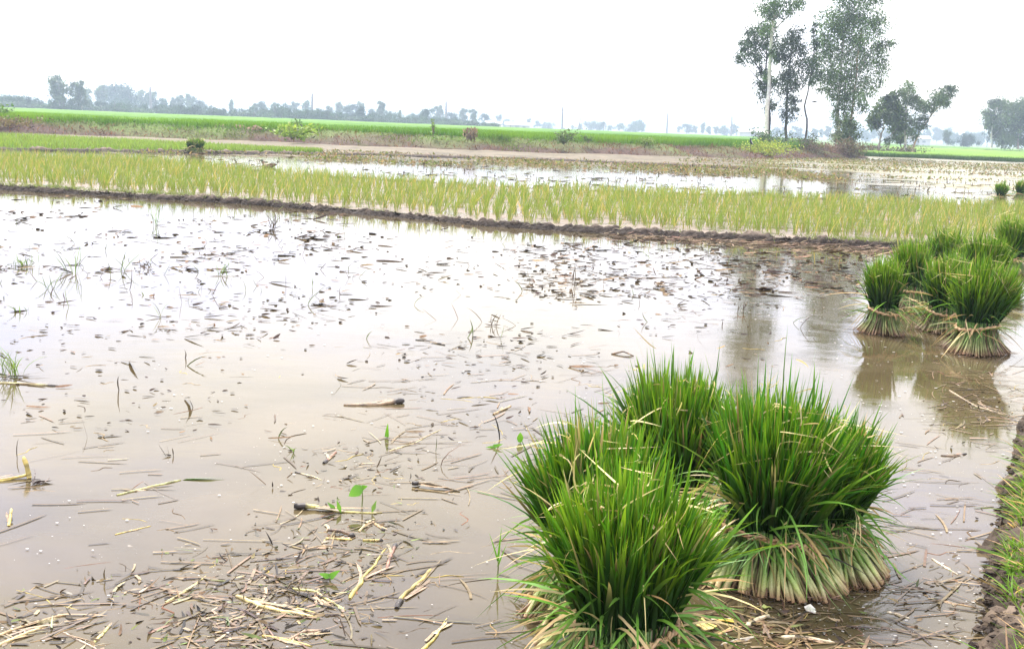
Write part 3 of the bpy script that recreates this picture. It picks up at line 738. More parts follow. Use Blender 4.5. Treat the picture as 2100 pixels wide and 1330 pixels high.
# small dark scraps over the far half of the paddy
mb = MB()
P = litter_pts([(-200, 700, 395, 560, 2100), (-100, 1200, 430, 700, 1500), (1050, 1900, 480, 610, 2100), (600, 1600, 560, 760, 480), (0, 1300, 650, 900, 420), (1450, 1950, 500, 600, 500)])
msk = fbm(P[:, 0] * .9, P[:, 1] * .45, 161, 4, .65); P = P[msk + rand(len(P), -.35, .75) > 0]
n = len(P); d = P[:, 1]
an = rng.normal(.05, .6, n); D = nrm(np.stack([np.cos(an), np.sin(an), rng.normal(.03, .12, n)], -1))
c = np.where(rand(n)[:, None] < .6, jit([.035, .024, .017], n, .35), jit([.12, .08, .045], n, .35))
P[:, 2] = .006
ln = (.02 + rng.exponential(.06, n)) * np.clip(d / 11, .5, 1.3)
blades(mb, P, D, np.clip(ln, .02, .34), rand(n, .008, .045) * np.clip(d / 12, .35, 1.2), hbend(n, .2, .0), c, c * 1.3, 4, 1.0, 'rice', nrm(np.stack([rng.normal(0, .35, n), rng.normal(0, .35, n), np.ones(n)], -1)))
# upright snags and bent stubble
P3 = litter_pts([(-100, 800, 400, 620, 130), (600, 1700, 470, 700, 50), (0, 1100, 620, 1000, 14)]); n3 = len(P3)
D3 = up_dirs(n3, .5); c3 = np.where(rand(n3)[:, None] < .5, jit([.09, .06, .04], n3, .3), jit([.16, .20, .06], n3, .25))
P3[:, 2] = -.01
blades(mb, P3, D3, rand(n3, .05, .22), rand(n3, .005, .010), hbend(n3, .3, -.3), c3, c3, 4, 1.0)
tag(mb.build('dark_litter', M_LITTER), 'dark rotten leaf scraps and stubble dotted over the paddy water', 'litter', kind='stuff')
# soaked pieces lying just in the surface, foam specks
mb = MB()
P = litter_pts([(-50, 1100, 1000, 1420, 80), (300, 900, 1040, 1340, 60), (1380, 1900, 1180, 1420, 160), (1780, 2090, 850, 1330, 120), (700, 1250, 700, 1000, 150), (1880, 2090, 760, 880, 110), (1350, 1800, 560, 660, 90), (0, 1100, 850, 1050, 60)])
n = len(P); P[:, 2] = .0025 + rand(n) * .002
an = rng.normal(.35, .75, n); D = np.stack([np.cos(an), np.sin(an), 0 * an], -1)
c = jit([.15, .105, .055], n, .35)
blades(mb, P, D, rand(n, .05, .28), rand(n, .002, .010), np.stack([rng.normal(0, .12, n), rng.normal(0, .12, n), 0 * an], -1), c, c * .9, 5, 1.0, 'strip', np.tile([0, 0, 1.], (n, 1)) + rng.normal(0, .02, (n, 3)))
ctr = np.array([(560, 1190), (440, 1290), (700, 1110), (90, 1290), (640, 1250), (300, 1200), (1600, 1290), (1960, 1210), (760, 960), (2000, 840)], float); wt = np.array([18, 16, 12, 8, 12, 8, 14, 7, 8, 9]) * 5
for (cx_, cy_), m_ in zip(ctr, wt):
    Pq = G(cx_ + rng.normal(0, 75 if cy_ > 900 else 45, m_), np.clip(cy_ + rng.normal(0, 32, m_), 700, 1420)); n = len(Pq); Pq[:, 2] = .002 + rand(n) * .003
    an = rng.normal(.4, .9, n); D = np.stack([np.cos(an), np.sin(an), 0 * an], -1)
    dk = rand(n)[:, None]; c = np.where(dk < .22, jit([.06, .042, .03], n, .35), np.where(dk < .75, jit([.15, .105, .065], n, .3), jit([.28, .21, .12], n, .25)))
    blades(mb, Pq, D, .015 + rng.exponential(.04, n), rand(n, .002, .012), np.stack([rng.normal(0, .3, n), rng.normal(0, .3, n), 0 * an], -1), c, c * rand(n, .6, 1.1)[:, None], 5, 1.0, 'strip', np.tile([0, 0, 1.], (n, 1)) + rng.normal(0, .05, (n, 3)))
for (cx_, cy_), m_ in zip(ctr, wt * 2):                          # curled leaf scraps caught in the drifts
    Pq = G(cx_ + rng.normal(0, 95 if cy_ > 900 else 50, m_), np.clip(cy_ + rng.normal(0, 40, m_), 700, 1420)); n = len(Pq); Pq[:, 2] = .003
    D = nrm(np.stack([rng.normal(0, 1, n), rng.normal(0, .7, n), rng.normal(.05, .2, n)], -1)); k = rand(n)[:, None]
    c = np.where(k < .5, jit([.055, .04, .026], n, .35), np.where(k < .85, jit([.16, .11, .055], n, .35), jit([.13, .16, .045], n, .3)))
    blades(mb, Pq, D, rand(n, .012, .05), rand(n, .004, .014), rng.normal(0, .45, (n, 3)) * [1, 1, .4], c, c * .8, 4, 1.0, 'rice', nrm(np.stack([rng.normal(0, .5, n), rng.normal(0, .5, n), np.ones(n)], -1)))
tag(mb.build('soaked_litter', M_SUNK), 'soaked straw lying awash in the muddy water', 'litter', kind='stuff')
mb = MB()
P = litter_pts([(1700, 2090, 690, 1330, 700), (0, 1200, 1000, 1400, 260), (1380, 1800, 1180, 1400, 300), (300, 1300, 650, 1000, 350), (1400, 1800, 540, 680, 260)])
n = len(P); P[:, 2] = .005
r_ = .0008 + .0028 * rand(n) ** 4 * np.clip(P[:, 1] / 3, 1, 3); an = np.arange(6) * math.pi / 3
V = P[:, None] + np.stack([np.cos(an), np.sin(an), 0 * an], -1)[None] * r_[:, None, None] * np.array([1.6, 1, 1])
i = (np.arange(n) * 6)[:, None]
mb.add(V, np.array([.5, .47, .42]), f4=np.concatenate([i + [0, 1, 2, 3], i + [0, 3, 4, 5]]))
tag(mb.build('foam_specks', M_STRAW), 'pale foam specks and bubbles on the muddy water', 'foam', kind='stuff')
# broken stalks and dead leaves heaped on the wet margin under the bund
mb = MB(); n = 1500
x = rand(n, 1.2, 7.5); y = y_bund(x) - .25 - np.abs(rng.normal(0, .55, n)); P = np.stack([x, y, rand(n, .004, .03)], -1)
an = rng.normal(0, .8, n); D = nrm(np.stack([np.cos(an), np.sin(an), rng.normal(0, .08, n)], -1))
c = np.where(rand(n)[:, None] < .5, jit([.17, .12, .075], n, .3), jit([.08, .055, .036], n, .3))
blades(mb, P, D, rand(n, .06, .25), rand(n, .012, .03), hbend(n, .2, .1), c, c * 1.2, 3, 1.0, 'rice', nrm(np.stack([rng.normal(0, .4, n), rng.normal(0, .4, n), np.ones(n)], -1)))
tag(mb.build('margin_litter', M_LITTER), 'brown dead leaves heaped along the foot of the earth bund', 'litter', kind='stuff')

# stubble, mud bars and scraps breaking up the back water
mb = MB(); n = 5200; x = rand(n, -13, 22); y = y_back(x) + .6 + rand(n) ** 1.3 * 15
keep = (fbm(x * .35, y * .7, 171, 4, .6) + rand(n, -.45, .35) > 0) & (y < 45); x, y = x[keep], y[keep]; n = len(x)
P = np.stack([x, y, np.full(n, .004)], -1); an = rng.normal(0, .5, n); upr = rand(n) < .35
D = nrm(np.where(upr[:, None], up_dirs(n, .35), np.stack([np.cos(an), np.sin(an), rand(n, 0, .12)], -1)))
c = np.where(rand(n)[:, None] < .55, jit([.09, .065, .04], n, .35), jit([.15, .15, .05], n, .3))
blades(mb, P, D, np.where(upr, rand(n, .05, .16), rand(n, .06, .4)), rand(n, .015, .05), hbend(n, .2, .0), c, c * 1.2, 3, 1.0, 'rice', nrm(np.stack([rng.normal(0, .5, n), rng.normal(0, .5, n), np.ones(n)], -1)))
tag(mb.build('back_water_stubble', M_LITTER), 'stubble and mud scraps breaking the bright water beyond the seedling plot', 'litter', kind='stuff')

# weeds matted over the water in front of the right-hand fields, and scattered over the mud
mb = MB()
x = np.concatenate([rand(48000, 8, 75), rand(12000, -14, 12)]); y = np.concatenate([44 + 58 * rand(48000) ** .9, rand(12000, 40, 52)]); n = len(x)
msk = fbm(x * .12, y * .22, 131, 4, .6) + np.clip((y - 44) / 30, 0, 1) * .7 - .14
msk = np.where(x < 10, fbm(x * .3, y * .5, 137) - .05, msk)
keep = (rand(n, -.15, .35) < msk) & (y < y_bank(x) - .3); x, y = x[keep], y[keep]; n = len(x)
P = np.stack([x, y, np.full(n, .03)], -1)
k = rand(n)[:, None]
c = np.where(k < .45, jit([.11, .135, .032], n, .3), jit([.20, .155, .085], n, .3))
D = nrm(np.stack([rng.normal(0, 1, n), rng.normal(0, 1, n), rand(n, .1, 1.0)], -1))
leaves(mb, P, D, rand(n, .08, .20), rand(n, .03, .09), c)
tag(mb.build('water_weeds', M_GRASS), 'matted olive and straw coloured weeds over the shallow water at the right', 'weeds', kind='stuff')

# ------------------------------------------------------------------ single stalks, leaves and tufts one can pick out in the water
def bent(pts, k):
    pts = np.asarray(pts, float); s = np.linspace(0, 1, len(pts)); q = np.linspace(0, 1, k)
    return np.stack([np.interp(q, s, pts[:, j]) for j in range(3)], 1)
def stalk_mesh(mb, pts, r, c, K=12, taper=.55, dark_end=None):
    P = bent(pts, K); L = np.linalg.norm(P[-1] - P[0]); P = P + rng.normal(0, .0045, P.shape) * L * np.array([1, 1, .25])
    t = np.linspace(0, 1, K)
    rr = r * lerp(1.0, taper, t) * (1 + .05 * rng.normal(size=K)); rr[0] *= .8; rr[-1] *= .5
    rr[rng.integers(2, K - 2)] *= 1.14
    C = np.tile(np.asarray(c, float), (K, 1)) * (1 + .22 * rng.normal(size=(K, 1)))
    C[rng.integers(1, K - 1)] *= .45
    if dark_end == 0: C[:3] = [.035, .026, .02]; rr[:3] *= 1.35
    if dark_end == 1: C[-3:] = [.035, .026, .02]; rr[-3:] *= 1.6
    tube(mb, P, rr, np.clip(C, .01, .9), 7)
YEL, TAN, BRN, PNK, BLK, GRN = (.48, .37, .10), (.36, .24, .11), (.13, .08, .045), (.30, .15, .09), (.03, .024, .02), (.22, .33, .06)
def stalk(label, px, r, c, taper=.55, dark_end=None, name='floating_stalk', group=None, sheath=None):
    pts = G(np.array([p[0] for p in px], float), np.array([p[1] for p in px], float)); pts[:, 2] = [(p[2] if len(p) > 2 else r * .08) for p in px]
    o0 = pts.mean(0) * [1, 1, 0]
    r = r * .62; root = empty(name, tuple(o0)); tag(root, label, 'stalk', group or 'broken stalks floating in the paddy')
    mb = MB(); stalk_mesh(mb, pts - o0, r, c, 14, taper, dark_end); mb.build('stem', M_STRAW, root)
    d = nrm(pts[-1] - pts[0]); side = np.array([-d[1], d[0], 0]); L = np.linalg.norm(pts[-1] - pts[0])
    mb = MB(); n = 3                         # torn leaf sheaths along it
    P = (pts[0] - o0)[None] + d[None] * L * rand(n, .15, .6)[:, None] + side[None] * rng.normal(0, r * .6, n)[:, None] + [0, 0, r * .5]
    cc = jit(sheath or [.26, .175, .09], n, .2)
    blades(mb, P, nrm(d[None] + rng.normal(0, .22, (n, 3)) * [1, 1, .15]), rand(n, .25, .5) * L, r * 1.5, rng.normal(0, .12, (n, 3)) * [1, 1, .2], cc, cc * .9, 5, 1.0, 'strip', nrm(np.stack([rng.normal(0, .2, n), rng.normal(0, .2, n), np.ones(n)], -1)))
    mb.build('torn_sheath', M_STRAW, root)
    return root
HERO = [
 ('thick yellow broken stalk lying out from the left edge, one stump standing up', [(-60, 990), (0, 986), (62, 978, .012)], .011, YEL, .9, None),
 ('long olive stalk ending in a twisted green leaf, left of centre foreground', [(240, 1015), (310, 998), (372, 984)], .008, (.34, .33, .12), 1.0, None),
 ('black rotten log end running into a thin green stalk, foreground centre', [(604, 1043, .012), (650, 1044, .012), (700, 1050), (785, 1052)], .016, (.42, .36, .12), .28, 0),
 ('tapered yellow and red stalk pointing up right, foreground centre', [(716, 1228), (752, 1178), (792, 1124)], .012, YEL, .5, None),
 ('short pinkish stalk beside the tapered yellow and red one', [(792, 1166), (812, 1114)], .010, PNK, .9, 1),
 ('thick yellow stalk with a dark bent foot, right of the tapered one', [(812, 1248), (830, 1218), (862, 1192), (886, 1166)], .013, YEL, .8, 0),
 ('long pale double stalk at the middle of the straw raft', [(484, 1222), (540, 1245), (650, 1266)], .012, (.60, .47, .19), .8, None),
 ('second stalk lying along the long pale double stalk', [(545, 1238), (600, 1245), (655, 1258)], .007, YEL, .7, None),
 ('kinked yellow green stalk running from the straw raft to lower right', [(600, 1207), (645, 1212), (710, 1252)], .009, (.5, .45, .16), .6, None),
 ('curved yellow stalk cut by the bottom edge, left of the nearest bundle', [(862, 1338), (895, 1305), (916, 1268)], .010, YEL, .5, None),
 ('straight yellow stalk near the bottom edge, foreground centre', [(538, 1303), (590, 1312), (640, 1325)], .008, YEL, .7, None),
 ('yellow tan stalk slanting up right at the left of the straw raft', [(340, 1236), (378, 1214), (424, 1180)], .009, (.55, .45, .18), .5, None),
 ('upper of two long parallel tan stalks at the lower left corner', [(-10, 1306), (60, 1280), (142, 1258)], .010, TAN, .7, None),
 ('lower of two long parallel tan stalks at the lower left corner', [(-10, 1326), (45, 1302), (98, 1282)], .010, (.58, .44, .2), .7, None),
 ('greyish stalk slanting down right near the lower left corner', [(130, 1296), (165, 1314), (198, 1330)], .006, (.36, .28, .2), .8, None),
 ('yellow green short stalk slanting up right near the lower left corner', [(192, 1318), (210, 1300), (226, 1282)], .008, (.5, .46, .16), .7, None),
 ('tan flat stalk in front of the dark litter, foreground centre', [(620, 1128), (655, 1120), (694, 1118)], .008, TAN, .6, 1),
 ('thin yellow straw left of the straw raft', [(236, 1096), (275, 1086), (310, 1078)], .005, YEL, .6, None),
 ('dark brown split stalk above the straw raft', [(672, 1092, .012), (700, 1096, .014), (728, 1100)], .011, BRN, .9, 1),
 ('yellow stalk lying just under the dark brown split one', [(668, 1104), (722, 1106)], .008, YEL, .8, None),
 ('short yellow stalk with a frayed right end, above the straw raft', [(744, 1108), (786, 1108)], .009, YEL, .9, 1),
 ('curved pale stalk meeting another in a peak, upper one above the straw raft', [(736, 1090), (752, 1072), (768, 1064)], .008, (.56, .44, .22), .8, None),
 ('short tan stalk falling right from the peak above the straw raft', [(764, 1070), (788, 1088)], .009, TAN, .8, 1),
 ('long brown and yellow stalk with a frayed dark end at the left edge', [(-20, 785), (50, 787), (122, 792)], .012, (.36, .3, .12), .7, 1),
 ('brown curved stalk near the bottom edge, under the long pale double stalk', [(592, 1312), (625, 1294), (676, 1294)], .010, (.34, .22, .13), .8, 1),
 ('tangled dark stalk with green shoots, upper right of the straw raft', [(846, 996, .012), (880, 998, .016), (945, 1008)], .012, (.14, .1, .05), .6, 0),
 ('long dark tapered stalk with a thick broken right end, mid water', [(704, 831), (770, 831), (828, 826, .014)], .013, (.24, .16, .09), 1.5, 1),
 ('short tan stalk left of the seedling bundles, mid water', [(1012, 850), (1048, 832)], .012, TAN, .7, None),
 ('black stick lying level in the pale mid water', [(852, 697), (880, 699), (912, 708)], .011, BLK, .8, 1),
 ('small dark stalk alone in the pale water above the foreground bundles', [(1254, 726), (1278, 726, .02), (1300, 730)], .012, BRN, .5, None),
 ('reddish stalk lying slantwise, centre of the foreground water', [(664, 950), (690, 926)], .011, PNK, .9, 0),
 ('long pale straw lying slantwise, mid water left of the green upright leaf', [(797, 925), (850, 908), (905, 880)], .006, (.5, .42, .2), .6, None),
 ('pale slit straw below the green upright leaf', [(606, 968), (640, 976), (660, 984)], .006, (.55, .48, .26), .5, 0),
 ('pale dry stalk stub standing nearly upright at the left edge of the straw', [(18, 1078, .0), (24, 1058, .03)], .009, YEL, .9, None),
 ('orange tan stalk under the largest bundle, front of the brown reflection', [(1470, 1303), (1494, 1290), (1522, 1284)], .008, (.56, .36, .14), .7, None),
 ('cream coloured short stalk lying on the brown reflection', [(1530, 1284), (1552, 1270), (1578, 1262)], .012, (.66, .56, .36), .9, None),
 ('long pale stalk across the brown reflection at the bottom edge', [(1600, 1306), (1650, 1306), (1712, 1318)], .010, (.6, .48, .3), .8, None),
 ('pale grey straw lying along the bottom edge in front of the largest bundle', [(1478, 1322), (1510, 1312), (1546, 1305)], .007, (.5, .44, .34), .7, None),
 ('brown stick floating on the reflection right of centre', [(1566, 1286, .01), (1580, 1310)], .010, BRN, .8, None),
 ('pale curved straw between the largest bundle and the right bank', [(1818, 1254), (1844, 1260), (1866, 1268)], .007, (.6, .5, .34), .6, None),
 ('long brown straw with a dark knot near the right bank', [(1902, 1226), (1960, 1238), (2008, 1246)], .005, (.36, .24, .12), .7, None),
 ('cream split straw pointing down right near the right bank', [(1912, 1146), (1940, 1164), (1964, 1178)], .007, (.6, .5, .36), .8, None),
 ('brown flat stalk alone in the water left of the right bank', [(1930, 934), (1958, 936), (1982, 930)], .008, BRN, .8, 1),
 ('two toned reed lying in the reflection of the widest bundle by the bank', [(1946, 800), (2000, 832), (2062, 850)], .008, (.4, .3, .18), .6, None)]
hero_obj = {}
for h_ in HERO: hero_obj[h_[0]] = stalk(*h_[:4], taper=h_[4], dark_end=h_[5])
# extra pieces on a few of them
def part_on(label, fn, name, mat):
    o = hero_obj[label]; mb = MB(); fn(mb, np.array(o.location)); mb.build(name, mat, o)
def f1(mb, o0):
    a = G(60., 980.) - o0; b = a + np.array([-.03, .02, .085]); stalk_mesh(mb, [a, (a + b) / 2 + [0.004, 0, 0], b], .011, YEL, 8, .8)
part_on(HERO[0][0], f1, 'stump', M_STRAW)
def f1b(mb, o0):
    a = G(78., 992.) - o0; n = 26; P = a + rng.normal(0, .02, (n, 3)) * [1, .7, .3] + [0, 0, .01]
    c = jit([.06, .035, .025], n, .3); blades(mb, P, nrm(rng.normal(size=(n, 3)) * [1, .8, .4]), rand(n, .02, .06), .006, hbend(n, .5), c, c, 4)
part_on(HERO[0][0], f1b, 'root_clump', M_STRAW)
for k in range(4):
    def f2(mb, o0):
        a = (G(374. + 2 * k, 984. - k) - o0)[None]; D = nrm(np.array([[1., .14, .06]]) + rng.normal(0, .07, (1, 3))); c = jit([.10, .26, .03], 1, .15)
        blades(mb, a, D, rand(1, .12, .20), .012, np.array([[0, .03, -.05]]), c, c * 1.3, 6, 1, 'rice', np.array([[.1, .3, 1.]]))
    part_on(HERO[1][0], f2, 'leaf', M_BLADE)
for spec in ((700, 1052, -.02, .05, [.16, .36, .03]), (692, 1048, -.05, .04, [.12, .3, .03]), (762, 1052, .02, .06, [.16, .3, .05])):
    def f3(mb, o0):
        (px, py, dx, dz, c) = spec; a = G(float(px), float(py)) - o0
        leaves(mb, a[None], nrm(np.array([[dx, .01, dz]])), .055, .018, np.array([c]), .3, np.array([[0, -1., .3]]))
    part_on(HERO[2][0], f3, 'leaf', M_BLADE)

# upright green leaves growing out of the water
def shoot(label, px, py, spec):
    o0 = G(float(px), float(py)); root = empty('water_plant', tuple(o0)); tag(root, label, 'water plant', 'green shoots in the paddy')
    mb = MB(); tip = np.array(spec[0][0:3])
    tube(mb, [[0, 0, -.01], tip * .5 + [.002, 0, 0], tip], [.003, .0028, .002], np.array([.18, .2, .07]), 6); mb.build('stem', M_STEM, root)
    for (x, y, z, ax, ay, az, L, W) in spec:
        mb = MB(); D = nrm(np.array([[ax, ay, az]])); 
        blades(mb, np.array([[x, y, z]]), D, L, W, np.array([[0, 0, -.12]]), np.array([[.10, .28, .02]]), np.array([[.18, .42, .03]]), 6, 1, 'leaf' if W < .03 else 'rice', np.array([[.1, -1, .4]]))
        mb.build('leaf', M_BLADE, root)
    return root
shoot('single upright green leaf with its reflection, mid water', 793, 898, [(0, 0, .006, .05, 0, 1, .078, .02)])
shoot('short broad green leaf standing in the water left of the bundles', 1066, 908, [(0, 0, .004, .02, 0, 1, .056, .034)])
shoot('heart shaped dark green leaf held above the water on a thin stem', 742, 1042, [(0, 0, .085, -.5, -.3, -.2, .06, .05), (0, 0, .085, .4, -.2, .25, .03, .02)])
shoot('pair of fresh green leaves sprouting beside the straw raft', 676, 1190, [(0, 0, .012, -1, 0, .45, .042, .022), (0, 0, .012, .9, .1, .8, .046, .022)])
shoot('small green leaf leaning over the water right of the upright leaf', 1012, 918, [(0, 0, .006, 1, 0, .45, .05, .02), (0, 0, .004, -.8, -.2, .1, .04, .012)])
shoot('slender three bladed green shoot left of the nearest bundle', 1020, 1178, [(0, 0, .05, .06, 0, 1, .14, .008), (0, 0, .05, -.3, 0, 1, .12, .006), (0, 0, .03, .3, 0, 1, .1, .006)])
# tufts of weed grass standing in the water
TUFTS = [('largest weed tuft with bent stems at the left edge', 18, 772, 26, .26), ('pale green weed tuft floating near the left edge', 44, 545, 24, .14),
 ('thin stubble tuft under the small pale green one', 110, 592, 8, .24), ('tall leaning stubble tuft left of centre in the far water', 150, 560, 9, .34),
 ('straight thin stubble tuft right of the tall leaning one', 252, 556, 7, .26), ('pair of dark short snags in the far water at left', 303, 548, 8, .16),
 ('thin upright straws standing by the middle of the far water', 455, 566, 9, .22), ('bent dark stubble tuft left of the bund foot', 560, 470, 10, .3),
 ('pale reed blades near the bund at left', 318, 462, 8, .45), ('single tall thin stem with its reflection in pale water', 330, 652, 3, .22),
 ('dark snag standing left of the reflected trees', 1178, 584, 4, .34), ('thin straws right of the dark snag', 1520, 640, 5, .16),
 ('small green sprig in the water near the left edge', 40, 640, 9, .10), ('twisted brown twig standing alone in the foreground water', 351, 935, 3, .07),
 ('small dark forked snag in the pale water at centre', 1010, 668, 5, .12), ('thin bent straw standing beyond the straw raft', 600, 925, 3, .07)]
for (lb, px, py, n, h_) in TUFTS:
    o0 = G(float(px), float(py)); root = empty('weed_tuft', tuple(o0)); tag(root, lb, 'weed', 'weed tufts standing in the paddy')
    mb = MB(); dark = ('dark' in lb) or ('brown' in lb)
    P = rng.normal(0, .03 * min(1, n / 8), (n, 3)) * [1, 1, 0]; c = jit([.06, .045, .035] if dark else [.13, .2, .05], n, .3)
    blades(mb, P, up_dirs(n, .28), rand(n, .5, 1.0) * h_, .007 * max(1, o0[1] / 9), hbend(n, .35, -.35), c * .8, c * 1.2, 5, 1)
    tag(mb.build('blades', M_GRASS, root), kind='stuff')
    mb = MB(); n2 = max(2, n // 3); D = nrm(np.stack([rng.normal(0, 1, n2), rng.normal(0, .5, n2), rand(n2, .0, .25)], -1)); c = jit([.12, .085, .05], n2, .3)
    blades(mb, np.tile([0, 0, .004], (n2, 1)), D, rand(n2, .3, .8) * h_, .009, hbend(n2, .2, 0), c, c, 4, 1); mb.build('dead_blades', M_STRAW, root)
# fallen leaves on the brown reflection
def fallen(label, px, py, outline, c):
    o0 = G(float(px), float(py)); mb = MB(); k = len(outline)
    V = np.array([[x, y, .006 + .006 * math.sin(i * 1.9)] for i, (x, y) in enumerate(outline)] + [[0, 0, .008]])
    V2 = V - [0, 0, .0025]
    f3 = [[i, (i + 1) % k, k] for i in range(k)]
    mb.add(np.concatenate([V, V2]), jit(c, 2 * k + 2, .08), f3=np.array(f3 + [[a + k + 1, c_ + k + 1, b + k + 1] for (a, b, c_) in f3]), f4=np.array([[i, i + k + 1, (i + 1) % k + k + 1, (i + 1) % k] for i in range(k)]))
    o = mb.build('fallen_leaf', M_STRAW, None, False, tuple(o0)); tag(o, label, 'leaf', 'fallen leaves on the water')
fallen('square yellow fallen leaf floating between the foreground bundles', 1450, 1286, [(-.033, .006), (-.008, .05), (.008, .03), (.034, .012), (.012, -.028), (-.012, -.03)], [.68, .55, .18])
fallen('narrow orange yellow leaf strip behind the square fallen leaf', 1492, 1275, [(-.03, .016), (-.01, .004), (.03, .02), (.028, -.004), (-.005, -.014), (-.026, 0)], [.62, .42, .08])
fallen('crumpled whitish scrap floating on the brown reflection', 1662, 1252, [(-.016, .02), (.006, .03), (.02, .012), (.014, -.02), (-.004, -.032), (-.016, -.01)], [.7, .64, .54])
fallen('oval pale green leaf floating before the splayed stems', 1572, 1247, [(-.017, .0), (-.008, .008), (.008, .008), (.018, 0), (.008, -.007), (-.008, -.007)], [.45, .52, .14])

# straws like one another: individuals
SM = []
for k in range(14):
    mb = MB(); c = [(.25, .17, .085), (.20, .145, .085), (.13, .085, .05), (.36, .28, .09), (.05, .033, .02), (.30, .23, .14), (.19, .095, .06)][k % 7]
    b = rng.normal(0, .22, 2)
    stalk_mesh(mb, [[0, 0, 0], [.33, b[0], .0], [.66, b[1], .01], [1, 0, .0]], .03, c, 9, .6, None)
    SM.append(mb.mesh('floating_straw', M_LITTER))
regs = [(-20, 1080, 1010, 1335, 55, 'on the foreground water round the straw raft'), (300, 880, 1050, 1320, 48, 'in the straw raft, foreground centre'), (560, 1120, 860, 1040, 34, 'left of the foreground bundles, by the upright leaves'), (1380, 1800, 1225, 1330, 26, 'on the brown reflection in front of the largest bundle'), (1800, 2060, 880, 1320, 24, 'between the foreground bundles and the right bank'), (1900, 2080, 740, 880, 22, 'on the reflection of the widest bundle by the bank'), (650, 1280, 700, 880, 30, 'on the pale water beyond the foreground bundles'), (0, 600, 660, 1010, 26, 'on the pale water at the left'), (1250, 1800, 520, 720, 14, 'among the reflected trees')]
CL = {'in the straw raft, foreground centre': [(560, 1190), (700, 1110), (640, 1250)], 'on the foreground water round the straw raft': [(440, 1290), (90, 1290), (300, 1210), (780, 1200)]}
SCOL = ['tan', 'dull tan', 'brown', 'yellow', 'dark brown', 'pale', 'reddish']
cnt = 0
for (x0, x1, y0, y1, n, where) in regs:
    for k in range(n):
        cx_, cy_ = random.choice(CL[where]) if where in CL and random.random() < .75 else (None, None)
        p = G(random.uniform(x0, x1), random.uniform(y0, y1)) if cx_ is None else G(min(x1, max(x0, random.gauss(cx_, 85))), min(y1, max(y0, random.gauss(cy_, 34)))); i = random.randrange(14)
        L = random.uniform(.04, .17) * (1 + .05 * p[1]); th = random.uniform(.04, .11) * (.7 + .06 * p[1])
        o = link('floating_straw', SM[i], None, (p[0], p[1], -.03 * th * random.uniform(.2, .75)))
        o.rotation_euler = (0, random.uniform(-.015, .015), random.gauss(.3, .8)); o.scale = (L, th * 1.1, th)
        sz = 'short' if L < .1 else ('long' if L > .16 else 'mid length')
        tag(o, '%s %s straw floating %s' % (sz, SCOL[i % 7], where), 'straw', '%s %s straws %s' % (sz, SCOL[i % 7], where))
        cnt += 1

# ------------------------------------------------------------------ shrubs and clods on the embankment
def shrub(label, px, py, dist, w, h_, n, c, Ls, name='shrub', group=None, upright=.4, stemc=(.16, .11, .07)):
    b = at(float(px), float(py), dist); root = empty(name, tuple(b)); tag(root, label, 'shrub', group)
    mb = MB(); k = 7
    ends = np.stack([rng.normal(0, w * .35, k), rng.normal(0, w * .35, k), rand(k, .45, .95) * h_], -1)
    t = np.linspace(0, 1, 5)[None, :, None]
    cen = ends[:, None] * t * np.array([1, 1, 1]); cen[..., 2] += .1 * h_ * np.sin(t[..., 0] * 3.1)
    tubes(mb, cen, np.linspace(.02, .006, 5)[None] * (1 + h_ * .3), np.tile(np.array(stemc), (k, 5, 1)), 5); mb.build('stems', M_BARK, root)
    mb = MB(); j = rng.integers(0, k, n); tt_ = rand(n, .3, 1.05)[:, None]
    P = ends[j] * tt_ + rng.normal(0, .16, (n, 3)) * [w, w, h_ * .8]; P[:, 2] = np.abs(P[:, 2])
    D = nrm(np.stack([rng.normal(0, 1, n), rng.normal(0, 1, n), rng.normal(upright, .6, n)], -1))
    cc = jit(c, n, .28); leaves(mb, P, D, rand(n, .7, 1.3) * Ls, rand(n, .4, .65) * Ls, cc); mb.build('foliage', M_TREE, root)
    return root
shrub('large leaved bright yellow green shrub on the embankment at left', 598, 286, 60.5, 1.7, .95, 420, [.20, .30, .04], .24, 'shrub')
shrub('spindly dark shrub rising behind the yellow green one', 606, 272, 62, .5, .7, 60, [.06, .11, .03], .16)
shrub('grey green bush on the embankment near centre', 1156, 297, 63, 1.0, .85, 420, [.10, .15, .05], .15)
shrub('small dark bush right of the grey green one', 1206, 293, 64.5, .5, .4, 140, [.08, .15, .035], .12)
shrub('pale green bush at the crest right of centre', 1326, 296, 68, .8, .4, 220, [.17, .25, .05], .13)
shrub('sprawling yellow leaved creeper over the end of the embankment', 1560, 322, 74.5, 3.2, 1.0, 1500, [.26, .32, .04], .16)
shrub('dark green bush at the foot of the white trunked tree', 1566, 300, 80, 1.6, 1.1, 500, [.07, .12, .04], .17)
shrub('blue green bush between the trunks', 1600, 302, 82, 1.5, .8, 420, [.06, .10, .05], .17)
shrub('brown scrub bush below the curved trunk', 1660, 316, 84, 2.6, 1.0, 800, [.17, .12, .08], .15)
shrub('dull green bush beside the curved trunk', 1645, 300, 86, 1.6, 1.0, 420, [.09, .12, .05], .17)
shrub('tall dry reddish grass bush at the corner of the bank', 1742, 322, 87.5, 2.2, 1.5, 900, [.15, .115, .055], .2, upright=1.2)
shrub('dry brown scrub left of the reddish grass bush', 1705, 322, 86.5, 2.2, .9, 700, [.2, .12, .09], .15)
shrub('dark brush heap under the small trees at right', 1810, 317, 117, 5.0, 1.0, 900, [.10, .075, .055], .22)
shrub('straw coloured brush at the end of the dark heap', 1866, 319, 117, 1.4, 1.0, 300, [.26, .19, .12], .2)
shrub('tuft of dry pale plumes on the embankment left of centre', 966, 290, 61.5, .5, .6, 200, [.19, .145, .10], .2, upright=1.8)
shrub('low orange brown weeds on the embankment at the far left', 22, 262, 58, 2.2, .6, 420, [.15, .12, .05], .16)
